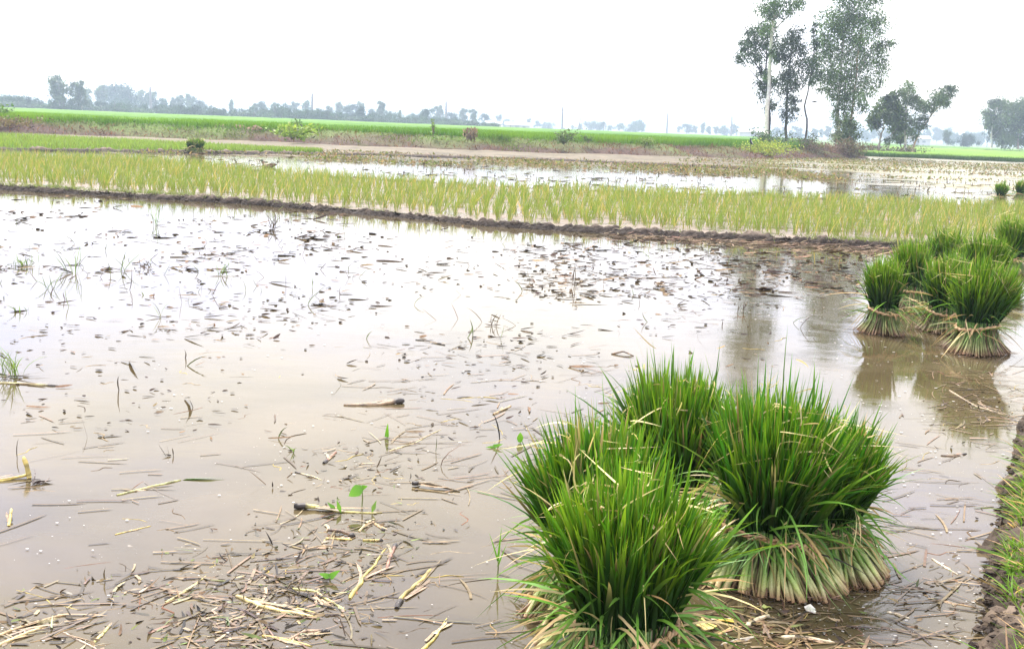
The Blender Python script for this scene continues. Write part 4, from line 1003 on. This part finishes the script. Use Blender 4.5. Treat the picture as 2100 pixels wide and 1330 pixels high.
shrub('green weed clump at the left edge of the rice', 6, 244, 60, 1.6, .9, 260, [.08, .16, .03], .18)
shrub('lone thin sapling with a leafy top by the rice edge', 888, 281, 62.5, .16, .9, 40, [.14, .26, .04], .18, 'sapling')
mb = None
for k in range(16):                        # clods of dug earth on the crest
    px = random.choice([random.uniform(436, 468), random.uniform(480, 510), random.uniform(515, 538)])
    b = at(px, 262 + (px - 440) * .035 + random.uniform(-2, 2), 63.2); s = random.uniform(.12, .26)
    mb = MB(); nu, nv = 9, 6
    th, ph = np.meshgrid(np.linspace(0, 2 * math.pi, nu), np.linspace(.05, math.pi - .05, nv), indexing='ij')
    q = np.stack([np.cos(th) * np.sin(ph), np.sin(th) * np.sin(ph), np.cos(ph)], -1)
    q = q * (1 + .3 * fbm(q[..., 0] * 2 + k * 3.1, q[..., 1] * 2 + q[..., 2], 151))[..., None] * s * np.array([1.3, 1, .7])
    mb.add(q, jit([.33, .21, .15], nu * nv, .15), grid_faces(nu, nv))
    o = mb.build('earth_clod', M_SOIL, None, False, tuple(b)); tag(o, 'reddish clod in the row of dug earth on the embankment crest', 'clod', 'clods of dug earth on the embankment crest')

# ------------------------------------------------------------------ trees
def crown_leaves(mb, cl, dist, dens, Ls, Wr, c, droop, sub=9):
    """foliage of one tree: clumps are (px, py, rx, ry) ellipses, given depth and filled with small leaf sprays"""
    for (px, py, rx, ry) in cl:
        ctr = at(float(px), float(py), dist + rng.normal(0, .6)); s = dist / FPX; rx_, ry_ = rx * s, ry * s
        n_sub = max(4, int(sub * (rx * ry) ** .5 / 14))
        sc = rng.normal(size=(n_sub, 3)); sc = nrm(sc) * (rand(n_sub) ** .45)[:, None] * np.array([rx_, .8 * (rx_ + ry_) / 2, ry_]) * .92
        n = int(dens * rx_ * ry_ * 8) + 30
        j = rng.integers(0, n_sub, n); rs = rand(n_sub, .24, .60) * min(rx_, ry_)
        P = ctr + sc[j] + rng.normal(0, 1, (n, 3)) * rs[j][:, None] * np.array([1, 1, .8])
        D = nrm(np.stack([rng.normal(0, .6, n), rng.normal(0, .6, n), rng.normal(-droop, .5, n)], -1))
        tone = np.clip(1 + .42 * rng.normal(size=n_sub), .35, 2.2)[j]
        leaves(mb, P, D, rand(n, .75, 1.3) * Ls, Ls * Wr, np.clip(jit(c, n, .15) * tone[:, None], .01, .6))
def tree(label, dist, trunk, r0, bark, clumps, leafc, dens=150, Ls=.23, Wr=.36, droop=.7, name='eucalyptus_tree', group=None, trunks=(), r1=.35):
    base = at(float(trunk[0][0]), float(trunk[0][1]), dist); root = empty(name, tuple(base)); tag(root, label, 'tree', group)
    def trunk_mesh(tr, r, bk):
        P = np.array([at(float(x), float(y), dist) for x, y in tr]) - base; K = 14; P = bent(P, K); P[:, 1] += .25 * np.sin(np.linspace(0, 4, K))
        P[1:-1] += rng.normal(0, .03, (K - 2, 3)) * [1, 1, 0]
        mb = MB(); tube(mb, P, np.linspace(r, r * r1, K), jit(bk, K, .12), 9); mb.build('trunk', M_BARK, root); return P
    P = trunk_mesh(trunk, r0, bark)
    for (tr, r, bk) in trunks: trunk_mesh(tr, r, bk)
    for (px, py, rx, ry) in clumps:
        c = at(float(px), float(py), dist) - base
        low = c[2] - .9 * (abs(c[0] - np.interp(c[2], P[:, 2], P[:, 0])) + .4)
        zz = np.clip(low, P[0, 2] + .25 * (P[-1, 2] - P[0, 2]), P[-1, 2])
        a = np.array([np.interp(zz, P[:, 2], P[:, k]) for k in (0, 1, 2)])
        if np.linalg.norm(c - a) < .25: continue
        m_ = (a + c) / 2 + rng.normal(0, .1, 3)
        mb = MB(); tube(mb, bent([a, m_, c], 6), np.linspace(r0 * .38, .015, 6), np.asarray(bark) * .8, 5); mb.build('limb', M_BARK, root)
    mb = MB(); crown_leaves(mb, [(px, py, rx, ry) for (px, py, rx, ry) in clumps], dist, dens, Ls, Wr, leafc, droop)
    for o in [mb.build('crown', M_TREE, root)]: o.data.transform(Matrix.Translation(-Vector(base)))
    return root
WHT, DRK, TANB, GRYB = (.62, .58, .52), (.05, .036, .03), (.42, .30, .19), (.28, .23, .19)
EUC, EUC2, DKG, MID = (.075, .13, .034), (.085, .125, .045), (.032, .062, .016), (.075, .115, .035)
TG = 'eucalyptus trees on the bank at the right'
tree('tall white trunked eucalyptus whose top runs out of the picture', 88, [(1571, 300), (1576, 200), (1582, 100), (1590, 0), (1596, -130), (1600, -240)], .17, WHT,
     [(1588, 25, 26, 22), (1612, 12, 34, 16), (1640, 10, 16, 12), (1566, 20, 18, 16), (1598, -40, 40, 30), (1580, -90, 36, 32), (1612, -120, 40, 34), (1592, -180, 34, 40), (1604, -240, 22, 36), (1625, -60, 30, 24), (1575, 60, 12, 18), (1590, 110, 10, 20), (1572, 160, 9, 18)], EUC, 95, group=TG)
tree('dark trunked eucalyptus with a broad ragged crown, left of the white trunk', 89.5, [(1576, 300), (1579, 240), (1577, 200), (1570, 140), (1574, 80)], .13, DRK,
     [(1524, 100, 14, 26), (1518, 120, 9, 12), (1540, 70, 18, 22), (1556, 95, 20, 18), (1548, 120, 18, 16), (1575, 70, 24, 26), (1590, 100, 22, 24), (1566, 150, 16, 14), (1590, 170, 18, 22), (1570, 190, 14, 20), (1580, 215, 13, 16), (1560, 172, 12, 8)], DKG, 105, group=TG)
tree('dark eucalyptus with a narrow leafy crown, middle of the thin trunks', 88, [(1611, 302), (1613, 240), (1616, 190), (1620, 130), (1628, 70)], .12, DRK,
     [(1630, 66, 20, 14), (1622, 90, 26, 18), (1640, 100, 16, 16), (1612, 120, 20, 14), (1632, 130, 20, 18), (1618, 155, 18, 16), (1604, 160, 12, 14), (1630, 172, 16, 16), (1612, 190, 14, 14), (1625, 205, 14, 12), (1612, 232, 16, 14), (1628, 222, 12, 12)], (.04, .06, .028), 110, group=TG)
tree('thin tree with a curved bare trunk left of the big clump', 87, [(1649, 304), (1656, 250), (1652, 215), (1660, 180), (1668, 120), (1668, 60)], .085, DRK,
     [(1668, 60, 6, 18), (1670, 90, 10, 14), (1664, 120, 14, 12), (1668, 140, 16, 14), (1656, 150, 12, 12), (1662, 165, 14, 10), (1676, 150, 12, 12)], DKG, 100, group=TG)
tree('big many trunked eucalyptus clump with a tan leaning trunk', 90, [(1722, 304), (1720, 240), (1722, 180), (1730, 80), (1745, -20), (1752, -90)], .14, WHT,
     [(1700, 40, 26, 26), (1692, 80, 22, 26), (1688, 110, 20, 24), (1700, 150, 26, 24), (1694, 185, 22, 14), (1720, 60, 28, 34), (1730, 110, 32, 34), (1720, 160, 28, 28), (1745, 30, 32, 34), (1760, 80, 34, 36), (1775, 120, 30, 30), (1755, 160, 32, 28), (1770, 30, 34, 34), (1800, 50, 24, 30), (1806, 90, 20, 24), (1810, 130, 18, 20), (1795, 160, 20, 18), (1775, 190, 22, 18), (1745, 195, 24, 22), (1725, 200, 18, 18), (1765, 215, 16, 14), (1750, -20, 44, 26), (1790, -10, 36, 26), (1760, -60, 40, 34), (1735, -50, 24, 22), (1770, -105, 26, 24), (1715, 240, 10, 26), (1742, 250, 14, 20), (1738, 225, 14, 14), (1826, 88, 8, 10)],
     EUC, 88, group=TG, trunks=[([(1741, 300), (1748, 240), (1757, 150), (1764, 60)], .11, TANB), ([(1730, 302), (1732, 240), (1735, 150)], .09, GRYB), ([(1726, 302), (1716, 250), (1718, 190)], .08, WHT)])
tree('leafy young tree growing at the foot of the big eucalyptus clump', 88.5, [(1740, 304), (1740, 270), (1742, 250)], .08, DRK,
     [(1745, 262, 16, 14), (1732, 275, 18, 16), (1750, 280, 14, 14), (1722, 285, 14, 14), (1738, 250, 12, 12)], (.09, .14, .045), 120, .2, .5, .2, 'young_tree', TG)
tree('pale sparse tree growing at the left foot of the big clump', 88.2, [(1716, 303), (1716, 280), (1718, 262)], .06, GRYB,
     [(1716, 268, 12, 12), (1710, 280, 10, 10), (1720, 255, 9, 10)], (.16, .2, .09), 90, .18, .4, .3, 'young_tree', TG)
RG = 'small trees right of the big clump'
tree('small dark tree with drooping broad leaves, leftmost of the small trees', 116, [(1802, 312), (1806, 290), (1812, 265), (1811, 250)], .13, GRYB,
     [(1796, 244, 14, 12), (1788, 252, 8, 8), (1810, 225, 20, 16), (1830, 215, 20, 16), (1818, 240, 18, 12), (1838, 235, 18, 16), (1812, 200, 10, 6), (1836, 196, 10, 6), (1845, 255, 14, 14), (1798, 258, 5, 10)], (.055, .085, .022), 95, .34, .55, .4, 'broadleaf_tree', RG)
tree('pale trunked tree in the middle of the small trees', 117, [(1857, 312), (1858, 270), (1860, 230), (1862, 190)], .12, WHT,
     [(1862, 180, 18, 14), (1850, 190, 12, 14), (1862, 205, 24, 14), (1878, 208, 18, 14), (1890, 218, 16, 14), (1850, 235, 16, 14), (1845, 262, 14, 14), (1862, 265, 16, 14), (1870, 250, 10, 10)], (.08, .12, .045), 85, .26, .4, .5, 'eucalyptus_tree', RG)
tree('leaning tree with one long branch reaching out to the right', 115, [(1870, 313), (1878, 288), (1892, 265), (1908, 240), (1932, 212), (1950, 190)], .11, TANB,
     [(1918, 210, 14, 12), (1930, 198, 20, 18), (1944, 188, 18, 14), (1956, 180, 11, 10), (1912, 220, 9, 8), (1936, 212, 16, 10), (1885, 260, 16, 12), (1892, 240, 16, 12), (1896, 222, 12, 10), (1876, 275, 14, 9)], (.06, .095, .04), 85, .26, .4, .4, 'leaning_tree', RG)
tree('low bushy sapling between the small trees', 116, [(1824, 306), (1827, 285), (1830, 270)], .06, GRYB, [(1830, 268, 10, 10), (1836, 280, 9, 8), (1822, 288, 8, 8)], (.10, .16, .04), 95, .25, .5, .3, 'young_tree', RG)
tree('dark short sapling left of the pale trunk', 117.5, [(1848, 308), (1849, 290), (1850, 275)], .06, DRK, [(1848, 285, 9, 10), (1842, 288, 8, 6)], (.05, .08, .03), 95, .25, .5, .3, 'young_tree', RG)
tree('hazy tall tree at the right edge, left one of the stand', 215, [(2034, 305), (2034, 280), (2036, 250), (2045, 220)], .2, WHT,
     [(2040, 215, 16, 12), (2028, 232, 10, 10), (2048, 238, 20, 22), (2056, 215, 16, 14), (2050, 265, 18, 20), (2035, 260, 12, 16), (2060, 290, 14, 12)], (.075, .115, .04), 42, .5, .4, .4, 'eucalyptus_tree', 'hazy stand at the right edge')
tree('hazy tall tree cut by the right edge, right one of the stand', 212, [(2088, 306), (2090, 270), (2090, 230)], .2, GRYB,
     [(2080, 220, 18, 18), (2096, 212, 20, 16), (2076, 250, 20, 22), (2098, 255, 22, 26), (2090, 285, 22, 16), (2118, 235, 24, 30), (2070, 280, 14, 14)], (.075, .115, .04), 42, .5, .4, .4, 'eucalyptus_tree', 'hazy stand at the right edge')

# far trees: a few shapes, copied with their trunk and crown
def far_kind(kind, seed):
    global rng
    kr = rng; rng = np.random.default_rng(seed)
    root = empty('far_tree', (0, 0, -50)); mb = MB()
    if kind == 'tall': spec = [(rng.normal(0, .9), rng.normal(0, .9), z, rand(1, .8, 1.5)[0] * (1.25 - abs(z - 6) / 7)) for z in np.linspace(3.2, 9.2, 11)]
    elif kind == 'round': spec = [(rng.normal(0, 2.2), rng.normal(0, 2.0), rng.uniform(2.5, 8.2), rng.uniform(1.4, 2.4)) for _ in range(12)]
    else: spec = [(rng.normal(0, 3.4), rng.normal(0, 2.0), rng.uniform(1.5, 6.5), rng.uniform(1.5, 2.6)) for _ in range(12)]
    tb = MB(); tube(tb, [[0, 0, 0], [.15, 0, 3], [.1, 0, 6], [.2, 0, 8]], [.22, .18, .12, .05], np.array([.3, .26, .22]) if kind == 'tall' else np.array([.1, .08, .06]), 6)
    tb.build('trunk', M_BARK, root)
    c = {'tall': (.08, .12, .045), 'round': (.02, .055, .016), 'bush': (.028, .068, .018)}[kind]
    for (x, y, z, r) in spec:
        n = 150; P = np.array([x, y, z]) + rng.normal(0, .42, (n, 3)) * r
        P[:, 2] = np.abs(P[:, 2]); tone = 1 + .2 * rng.normal()
        leaves(mb, P, nrm(rng.normal(size=(n, 3)) + [0, 0, -.4]), rand(n, .5, .95), .42, np.clip(jit(c, n, .15) * tone, .01, .5))
    mb.build('crown', M_TREE, root); rng = kr
    return root
KINDS = {k: [far_kind(k, 900 + 10 * i + j) for j in range(4)] for i, k in enumerate(('tall', 'round', 'bush'))}
used_kind = {}
def far_tree(px, ytop, kind, dist, label, group, wide=1.0, name='far_tree'):
    v = random.randrange(4); key = (kind, v)
    src = KINDS[kind][v]
    o = src if key not in used_kind else copy_tree(src); used_kind[key] = 1
    top = at(float(px), float(ytop), dist); z0 = -.2; hgt = top[2] - z0
    o.location = (top[0], top[1], z0); s = hgt / (9.6 if kind != 'bush' else 7.6)
    o.rotation_euler = (0, 0, random.uniform(0, 6.28)); o.scale = (s * wide, s * wide, s)
    o.name = name
    seg = ['left of the leftmost power pole', 'between the first and second power poles', 'between the second and middle power poles', 'right of the middle power pole', 'between the thin power poles', 'around the rightmost power pole', 'behind the eucalyptus trees', 'right of the eucalyptus clump'][int(np.searchsorted([309, 640, 916, 1040, 1370, 1520, 1740], px))]
    if group in (GD, GP, GB): label = '%s, %s' % ({GD: 'dark hazy tree of the low skyline belt', GP: 'pale tall tree behind the dark skyline belt', GB: 'faint blue tree on the far horizon'}[group], seg); group = group + ', ' + seg
    tag(o, label, 'tree', group)
GD, GP, GB = 'dark round trees along the left skyline', 'pale tall trees behind the left skyline', 'faint blue trees on the far horizon'
far_tree(121, 158, 'tall', 300, 'tallest hazy tree on the skyline at the far left', 'skyline trees', 1.15)
far_tree(116, 180, 'tall', 302, 'lower leafy tree merged with the tallest skyline tree at left', 'skyline trees', 1.1)
far_tree(166, 167, 'tall', 300, 'dark narrow skyline tree right of the tallest one', 'skyline trees', .85)
far_tree(742, 218, 'round', 330, 'dark round crowned tree in the middle of the left skyline', 'skyline trees', .9)
far_tree(782, 208, 'tall', 420, 'narrow pale tree rising above the skyline near centre left', 'skyline trees', 1.0)
far_tree(872, 222, 'round', 340, 'dark round tree just left of the middle power pole', 'skyline trees', 1.0)
GD, GP, GB = 'dark round trees along the left skyline', 'pale tall trees behind the left skyline', 'faint blue trees on the far horizon'
x = -60.0
while x < 1010:                            # dark lower belt
    yt = np.interp(x, [-60, 10, 60, 95, 130, 170, 300, 430, 470, 560, 700, 860, 1010], [192, 192, 194, 205, 204, 197, 208, 214, 220, 217, 226, 234, 246])
    far_tree(x, yt + random.uniform(0, 9), random.choice(['round', 'bush', 'bush']), random.uniform(300, 345), 'dark hazy tree in the low belt along the left skyline', GD, random.uniform(.9, 1.25)); x += random.uniform(13, 20)
x = -50.0; GU = 'low scrub along the left skyline'
while x < 1010:                            # low scrub that closes the belt
    yb_ = np.interp(x, [-50, 1010], [207, 252]) + random.uniform(-3, 2)
    seg = ['left of the leftmost power pole', 'between the first and second power poles', 'between the second and middle power poles', 'right of the middle power pole'][int(np.searchsorted([309, 640, 916], x))]
    far_tree(x, yb_, 'bush', random.uniform(296, 325), 'low dark scrub under the skyline trees, ' + seg, GU + ', ' + seg, random.uniform(1.8, 2.6), 'far_shrub'); x += random.uniform(22, 32)
x = 178.0
while x < 1015:                            # pale taller trees behind
    yt = np.interp(x, [178, 200, 240, 290, 320, 380, 425, 440, 505, 520, 620, 690, 760, 860, 900, 960, 1015], [182, 176, 172, 184, 196, 194, 200, 216, 210, 207, 208, 214, 214, 226, 220, 224, 232])
    if not 440 < x < 500: far_tree(x, yt + random.uniform(-4, 8), random.choice(['tall', 'tall', 'round']), random.uniform(430, 500), 'pale tall hazy tree behind the dark belt on the left skyline', GP, random.uniform(.9, 1.3))
    x += random.uniform(17, 27)
for (a, b, ys, ye) in ((1022, 1130, 238, 252), (1140, 1175, 258, 258), (1175, 1335, 250, 250), (1392, 1480, 252, 258), (1488, 1700, 258, 264), (1760, 1900, 258, 266), (1905, 2030, 262, 272)):
    x = a
    while x < b:
        far_tree(x, lerp(ys, ye, (x - a) / (b - a)) + random.uniform(-6, 8), random.choice(['tall', 'round', 'bush']), random.uniform(600, 720), 'faint blue tree on the far horizon right of centre', GB, random.uniform(.9, 1.4)); x += random.uniform(12, 19)
for (px, yt, lb) in ((1975, 272, 'small green tree in the gap before the right edge stand, left one'), (1992, 274, 'small green tree in the gap before the right edge stand, right one'), (1945, 268, 'pale trunked faint tree right of the leaning tree')):
    far_tree(px, yt, 'round' if px > 1950 else 'tall', 330, lb, 'trees in the right gap', .9)
far_tree(474, 206, 'tall', 460, 'thin pale lone tree between two power poles at left', 'skyline trees', .9)
for k, vs in KINDS.items():
    for j, o in enumerate(vs):
        if (k, j) not in used_kind:
            for ch in list(o.children): bpy.data.objects.remove(ch)
            bpy.data.objects.remove(o)

# ------------------------------------------------------------------ power line
POLES = [(309, 178, 236, 'leftmost tall power pole'), (640, 192, 248, 'second power pole from the left'), (916, 208, 262, 'power pole in the middle of the skyline, with a side bracket'), (1155, 220, 270, 'thin power pole right of the middle one'), (1370, 232, 280, 'thin power pole standing alone before pale haze'), (1502, 238, 288, 'rightmost power pole left of the white trunked tree')]
tops = []
for (px, yt, yb, lb) in POLES:
    dist = 8.6 / ((np.interp(px, [0, 2100], [215, 298]) - yt) / FPX) * 1.0
    tp = at(float(px), float(yt), dist); root = empty('power_pole', (tp[0], tp[1], -.2)); tag(root, lb + ' above the rice field', 'power pole', 'power poles across the fields')
    H_ = tp[2] + .2; lean = random.uniform(-.25, .1)
    mb = MB(); tube(mb, [[0, 0, 0], [lean * .5, 0, H_ * .5], [lean, 0, H_]], [.52, .44, .32], np.array([.15, .14, .135]), 8); mb.build('pole', M_PLAIN, root)
    mb = MB(); tube(mb, [[lean - 1.0, 0, H_ - 1.5], [lean + 1.0, 0, H_ - 1.5]], .09, np.array([.2, .19, .18]), 6); arm = mb.build('cross_arm', M_PLAIN, root)
    for dx in (-.9, .9, 0):
        mb = MB(); z_ = H_ - 1.5 if dx else H_ - .1
        tube(mb, [[lean + dx, 0, z_], [lean + dx, 0, z_ + .35]], [.09, .06], np.array([.35, .3, .28]), 6); mb.build('insulator', M_PLAIN, arm)
    if 'bracket' in lb:
        mb = MB(); tube(mb, [[lean, 0, H_ - 2.4], [lean - 1.1, 0, H_ - 2.2], [lean - 1.1, 0, H_ - 1.2]], .12, np.array([.2, .2, .2]), 6); mb.build('bracket', M_PLAIN, root)
    tops.append(np.array([tp[0] + lean, tp[1], tp[2]]))
left_end = at(-60., 172., tops[0][1] * .98)
right_end = at(1700., 248., tops[-1][1] * 1.1)
spans = [left_end] + tops + [right_end]
WL = ['left end of the sagging power cable, running out of the picture', 'power cable between the first and second poles', 'power cable between the second and middle poles', 'power cable right of the middle pole', 'faint power cable before the lone thin pole', 'faint power cable right of the lone thin pole', 'faint power cable running in behind the trees']
for k in range(len(spans) - 1):
    a, b = spans[k] - [0, 0, .9], spans[k + 1] - [0, 0, .9]; t = np.linspace(0, 1, 14)
    pts = a + (b - a) * t[:, None]; pts[:, 2] -= 2.2 * (1 - (2 * t - 1) ** 2) * np.linalg.norm(b - a) / 90
    mb = MB(); tube(mb, pts, .065, np.array([.05, .05, .06]), 5); tag(mb.build('power_cable', M_PLAIN), WL[k], 'cable', 'power cables')
for (px, yt, yb, lb, rr) in ((1190, 238, 268, 'dark leaning post between two thin power poles', .14), (1048, 255, 268, 'short pale post on the skyline right of the dark trees', .12), (1241, 255, 272, 'short white post under the faint trees', .12), (347, 224, 240, 'short grey post right of the leftmost power pole', .14)):
    tp = at(float(px), float(yt), 380); mb = MB()
    tube(mb, [[-.5 if 'leaning' in lb else 0, 0, 0], [-.2, 0, (tp[2] + .2) * .5], [.3 if 'leaning' in lb else 0, 0, tp[2] + .2]], [rr * 1.2, rr, rr * .8], np.array([.14, .12, .11]) if 'dark' in lb else np.array([.55, .52, .5]), 7)
    tag(mb.build('post', M_PLAIN, None, True, (tp[0], tp[1], -.2)), lb, 'post', 'posts on the skyline')

# far sheds
def shed(label, px, dist, w, h_, rc):
    b = at(float(px), 250., dist); root = empty('shed', (b[0], b[1], -.2)); tag(root, label, 'shed', 'far sheds under the trees')
    d_ = w * .5
    def box(name, x0, x1, y0, y1, z0, z1, c):
        m2 = MB(); V = np.array([[x, y, z] for x in (x0, x1) for y in (y0, y1) for z in (z0, z1)])
        m2.add(V, np.array(c), np.array([[0, 1, 3, 2], [4, 6, 7, 5], [0, 4, 5, 1], [2, 3, 7, 6], [0, 2, 6, 4], [1, 5, 7, 3]])); m2.build(name, M_PLAIN, root, False)
    box('wall', -w / 2, w / 2, 0, d_, 0, h_, (.45, .44, .43)); box('door', -w * .1, w * .06, -.06, -.005, 0, h_ * .75, (.2, .2, .22)); box('window', w * .2, w * .32, -.06, -.005, h_ * .4, h_ * .7, (.15, .16, .18))
    m2 = MB(); e = .5; V = np.array([[-w / 2 - e, -e, h_ - .1], [w / 2 + e, -e, h_ - .1], [w / 2 + e, d_ / 2, h_ + 1.1], [-w / 2 - e, d_ / 2, h_ + 1.1], [w / 2 + e, d_ + e, h_ - .1], [-w / 2 - e, d_ + e, h_ - .1]])
    V = np.concatenate([V, V + [0, 0, .12]]); m2.add(V, np.array(rc), np.array([[0, 1, 2, 3], [3, 2, 4, 5], [6, 9, 8, 7], [9, 11, 10, 8], [0, 6, 7, 1], [5, 4, 10, 11], [1, 7, 8, 2], [2, 8, 10, 4], [0, 3, 9, 6], [3, 5, 11, 9]])); m2.build('roof', M_PLAIN, root, False)
shed('white shed on the skyline right of the dark left trees', 1012, 450, 6, 1.8, (.42, .42, .43))
shed('long pale shed right of the white one on the skyline', 1062, 470, 10, 1.8, (.4, .4, .42))
shed('small white shed under the dark trees at left centre', 757, 345, 2, .9, (.65, .65, .66))
shed('small white shed beside the leftmost power pole', 303, 340, 2.2, 1.2, (.5, .5, .5))
shed('faint pale shed left of the white trunked tree', 1548, 480, 12, 2.8, (.6, .6, .6))
shed('faint pale shed behind the small trees at right', 1885, 480, 11, 2.8, (.55, .5, .48))

# ------------------------------------------------------------------ animals
def body(name, rings, colf, loc, rz, label, cat, sides=14, tip=True):
    """one continuous lofted body: rings are (x, z, half width, half height)"""
    mb = MB(); r = np.array(rings, float); K = len(r); a = np.arange(sides) * 2 * math.pi / sides
    T = nrm(np.gradient(r[:, :2], axis=0)); Nn = np.stack([-T[:, 1], T[:, 0]], 1)
    V = np.zeros((K, sides, 3)); V[..., 0] = r[:, None, 0] + Nn[:, None, 0] * np.sin(a) * r[:, None, 3]
    V[..., 2] = r[:, None, 1] + Nn[:, None, 1] * np.sin(a) * r[:, None, 3]; V[..., 1] = np.cos(a) * r[:, None, 2]
    C = np.array([[colf(i / (K - 1), math.sin(s)) for s in a] for i in range(K)])
    f = []
    for i in range(K - 1):
        for s in range(sides): f.append([i * sides + s, i * sides + (s + 1) % sides, (i + 1) * sides + (s + 1) % sides, (i + 1) * sides + s])
    e = [[o, o + s, o + s + 1] for o in (0, (K - 1) * sides) for s in range(1, sides - 1)]
    root = empty(name, loc, rz); tag(root, label, cat)
    mb.add(V, C.reshape(-1, 3), np.array(f), np.array(e)); mb.build('body', M_PLAIN, root); return root
def duck_col(t, s):
    if t < .14: return (.03, .035, .03)
    if t < .5: return (.17, .09, .05) if s > .35 else (.33, .27, .17)
    if t < .66: return (.20, .12, .06)
    if t < .94: return (.02, .07, .04)
    return (.35, .3, .1)
dk = G(553., 343.)
duck = body('duck', [(.26, .14, .008, .006), (.22, .115, .035, .022), (.15, .085, .075, .05), (.06, .075, .105, .07), (-.05, .07, .11, .078), (-.14, .075, .09, .075), (-.20, .105, .055, .06), (-.225, .16, .034, .036), (-.23, .205, .03, .03), (-.245, .24, .036, .034), (-.275, .25, .034, .03), (-.305, .238, .02, .014), (-.345, .228, .017, .006), (-.36, .226, .010, .004)], duck_col, (dk[0], dk[1], -.015), 0.05, 'green headed brown duck swimming in the back water', 'duck')
duck.scale = (.85, .85, .85)
for sgn in (1, -1):
    mb = MB(); nu = 10; t = np.linspace(0, 1, nu); q = np.linspace(-1, 1, 6)
    X_, Q_ = np.meshgrid(lerp(-.10, .23, t), q, indexing='ij'); prof = np.sin(np.clip(t, .05, .97) * math.pi)[:, None] ** .6
    V = np.stack([X_, sgn * (.098 - .09 * np.clip(t[:, None] - .45, 0, 1) ** 1.3 + .012 * (1 - Q_ ** 2)), .095 + .045 * Q_ * prof + .03 * t[:, None]], -1)
    mb.add(V, jit([.16, .10, .06], nu * 6, .15), grid_faces(nu, 6)); mb.build('wing', M_PLAIN, duck)
    mb = MB(); th, ph = np.meshgrid(np.linspace(0, 6.283, 7), np.linspace(.1, 3.04, 5), indexing='ij')
    mb.add(np.stack([np.cos(th) * np.sin(ph), np.sin(th) * np.sin(ph), np.cos(ph)], -1) * .006 + [-.285, sgn * .031, .258], np.array([.01, .01, .01]), grid_faces(7, 5)); mb.build('eye', M_PLAIN, duck)
def mag_col(t, s): return (.6, .6, .58) if (t < .55 and s < -.1 and t > .2) else (.02, .02, .03)
bl = at(1540., 298., 73.)
bird = body('standing_bird', [(.26, -.02, .01, .008), (.16, .03, .035, .015), (.06, .09, .07, .06), (-.02, .18, .085, .08), (-.05, .27, .07, .065), (-.055, .34, .045, .045), (-.06, .385, .045, .045), (-.085, .42, .035, .03), (-.13, .42, .012, .01), (-.17, .415, .004, .004)], mag_col, (bl[0], bl[1], bl[2] + .02), .4, 'dark bird with a white underside standing at the rice edge', 'bird')
for s_ in (-.03, .03):
    mb = MB(); tube(mb, [[.01, s_, .12], [-.01, s_, -.1], [0, s_, -.35]], .009, np.array([.05, .05, .04]), 5); mb.build('leg', M_PLAIN, bird)
fb = at(1671., 209., 80.)
fly = body('flying_bird', [(.2, 0, .03, .006), (.12, 0, .025, .02), (0, .005, .05, .045), (-.10, .01, .045, .04), (-.16, .02, .03, .03), (-.2, .015, .008, .008)], lambda t, s: (.04, .04, .045), tuple(fb), .2, 'small dark bird flying between the eucalyptus trees', 'bird', 8)
for sgn in (1, -1):
    mb = MB(); V = []
    for (y, x0, x1, z) in ((.03, -.10, .05, .02), (.18, -.14, .04, .07), (.34, -.06, .06, .04), (.46, .06, .09, .0)):
        V += [[x0, sgn * y, z], [x1, sgn * y, z], [x1, sgn * y, z - .008], [x0, sgn * y, z - .008]]
    f = [[k * 4 + i, k * 4 + (i + 1) % 4, k * 4 + 4 + (i + 1) % 4, k * 4 + 4 + i] for k in range(3) for i in range(4)]
    mb.add(np.array(V), np.array([.045, .045, .05]), np.array(f)); o = mb.build('wing', M_PLAIN, fly); o.rotation_euler = (0, 0, 0)

# ------------------------------------------------------------------ haze in the air
hb = MB(); x0, x1, y0, y1, z0, z1 = -1560, 1560, -120, 2460, -1.4, 27.0
V = np.array([[x, y, z] for x in (x0, x1) for y in (y0, y1) for z in (z0, z1)])
hb.add(V, np.array([1., 1, 1]), np.array([[0, 1, 3, 2], [4, 6, 7, 5], [0, 4, 5, 1], [2, 3, 7, 6], [0, 2, 6, 4], [1, 5, 7, 3]]))
mh = bpy.data.materials.new('haze'); mh.use_nodes = True; hn = mh.node_tree.nodes; hn.clear()
ho = hn.new('ShaderNodeOutputMaterial'); hv = hn.new('ShaderNodeVolumePrincipled')
hv.inputs['Color'].default_value = (.70, .86, 1.0, 1); hv.inputs['Density'].default_value = .0009; hv.inputs['Anisotropy'].default_value = .2
mh.node_tree.links.new(hv.outputs[0], ho.inputs['Volume'])
hz = hb.build('haze', mh, None, False); tag(hz, 'pale humid haze over the fields', 'haze', kind='stuff')
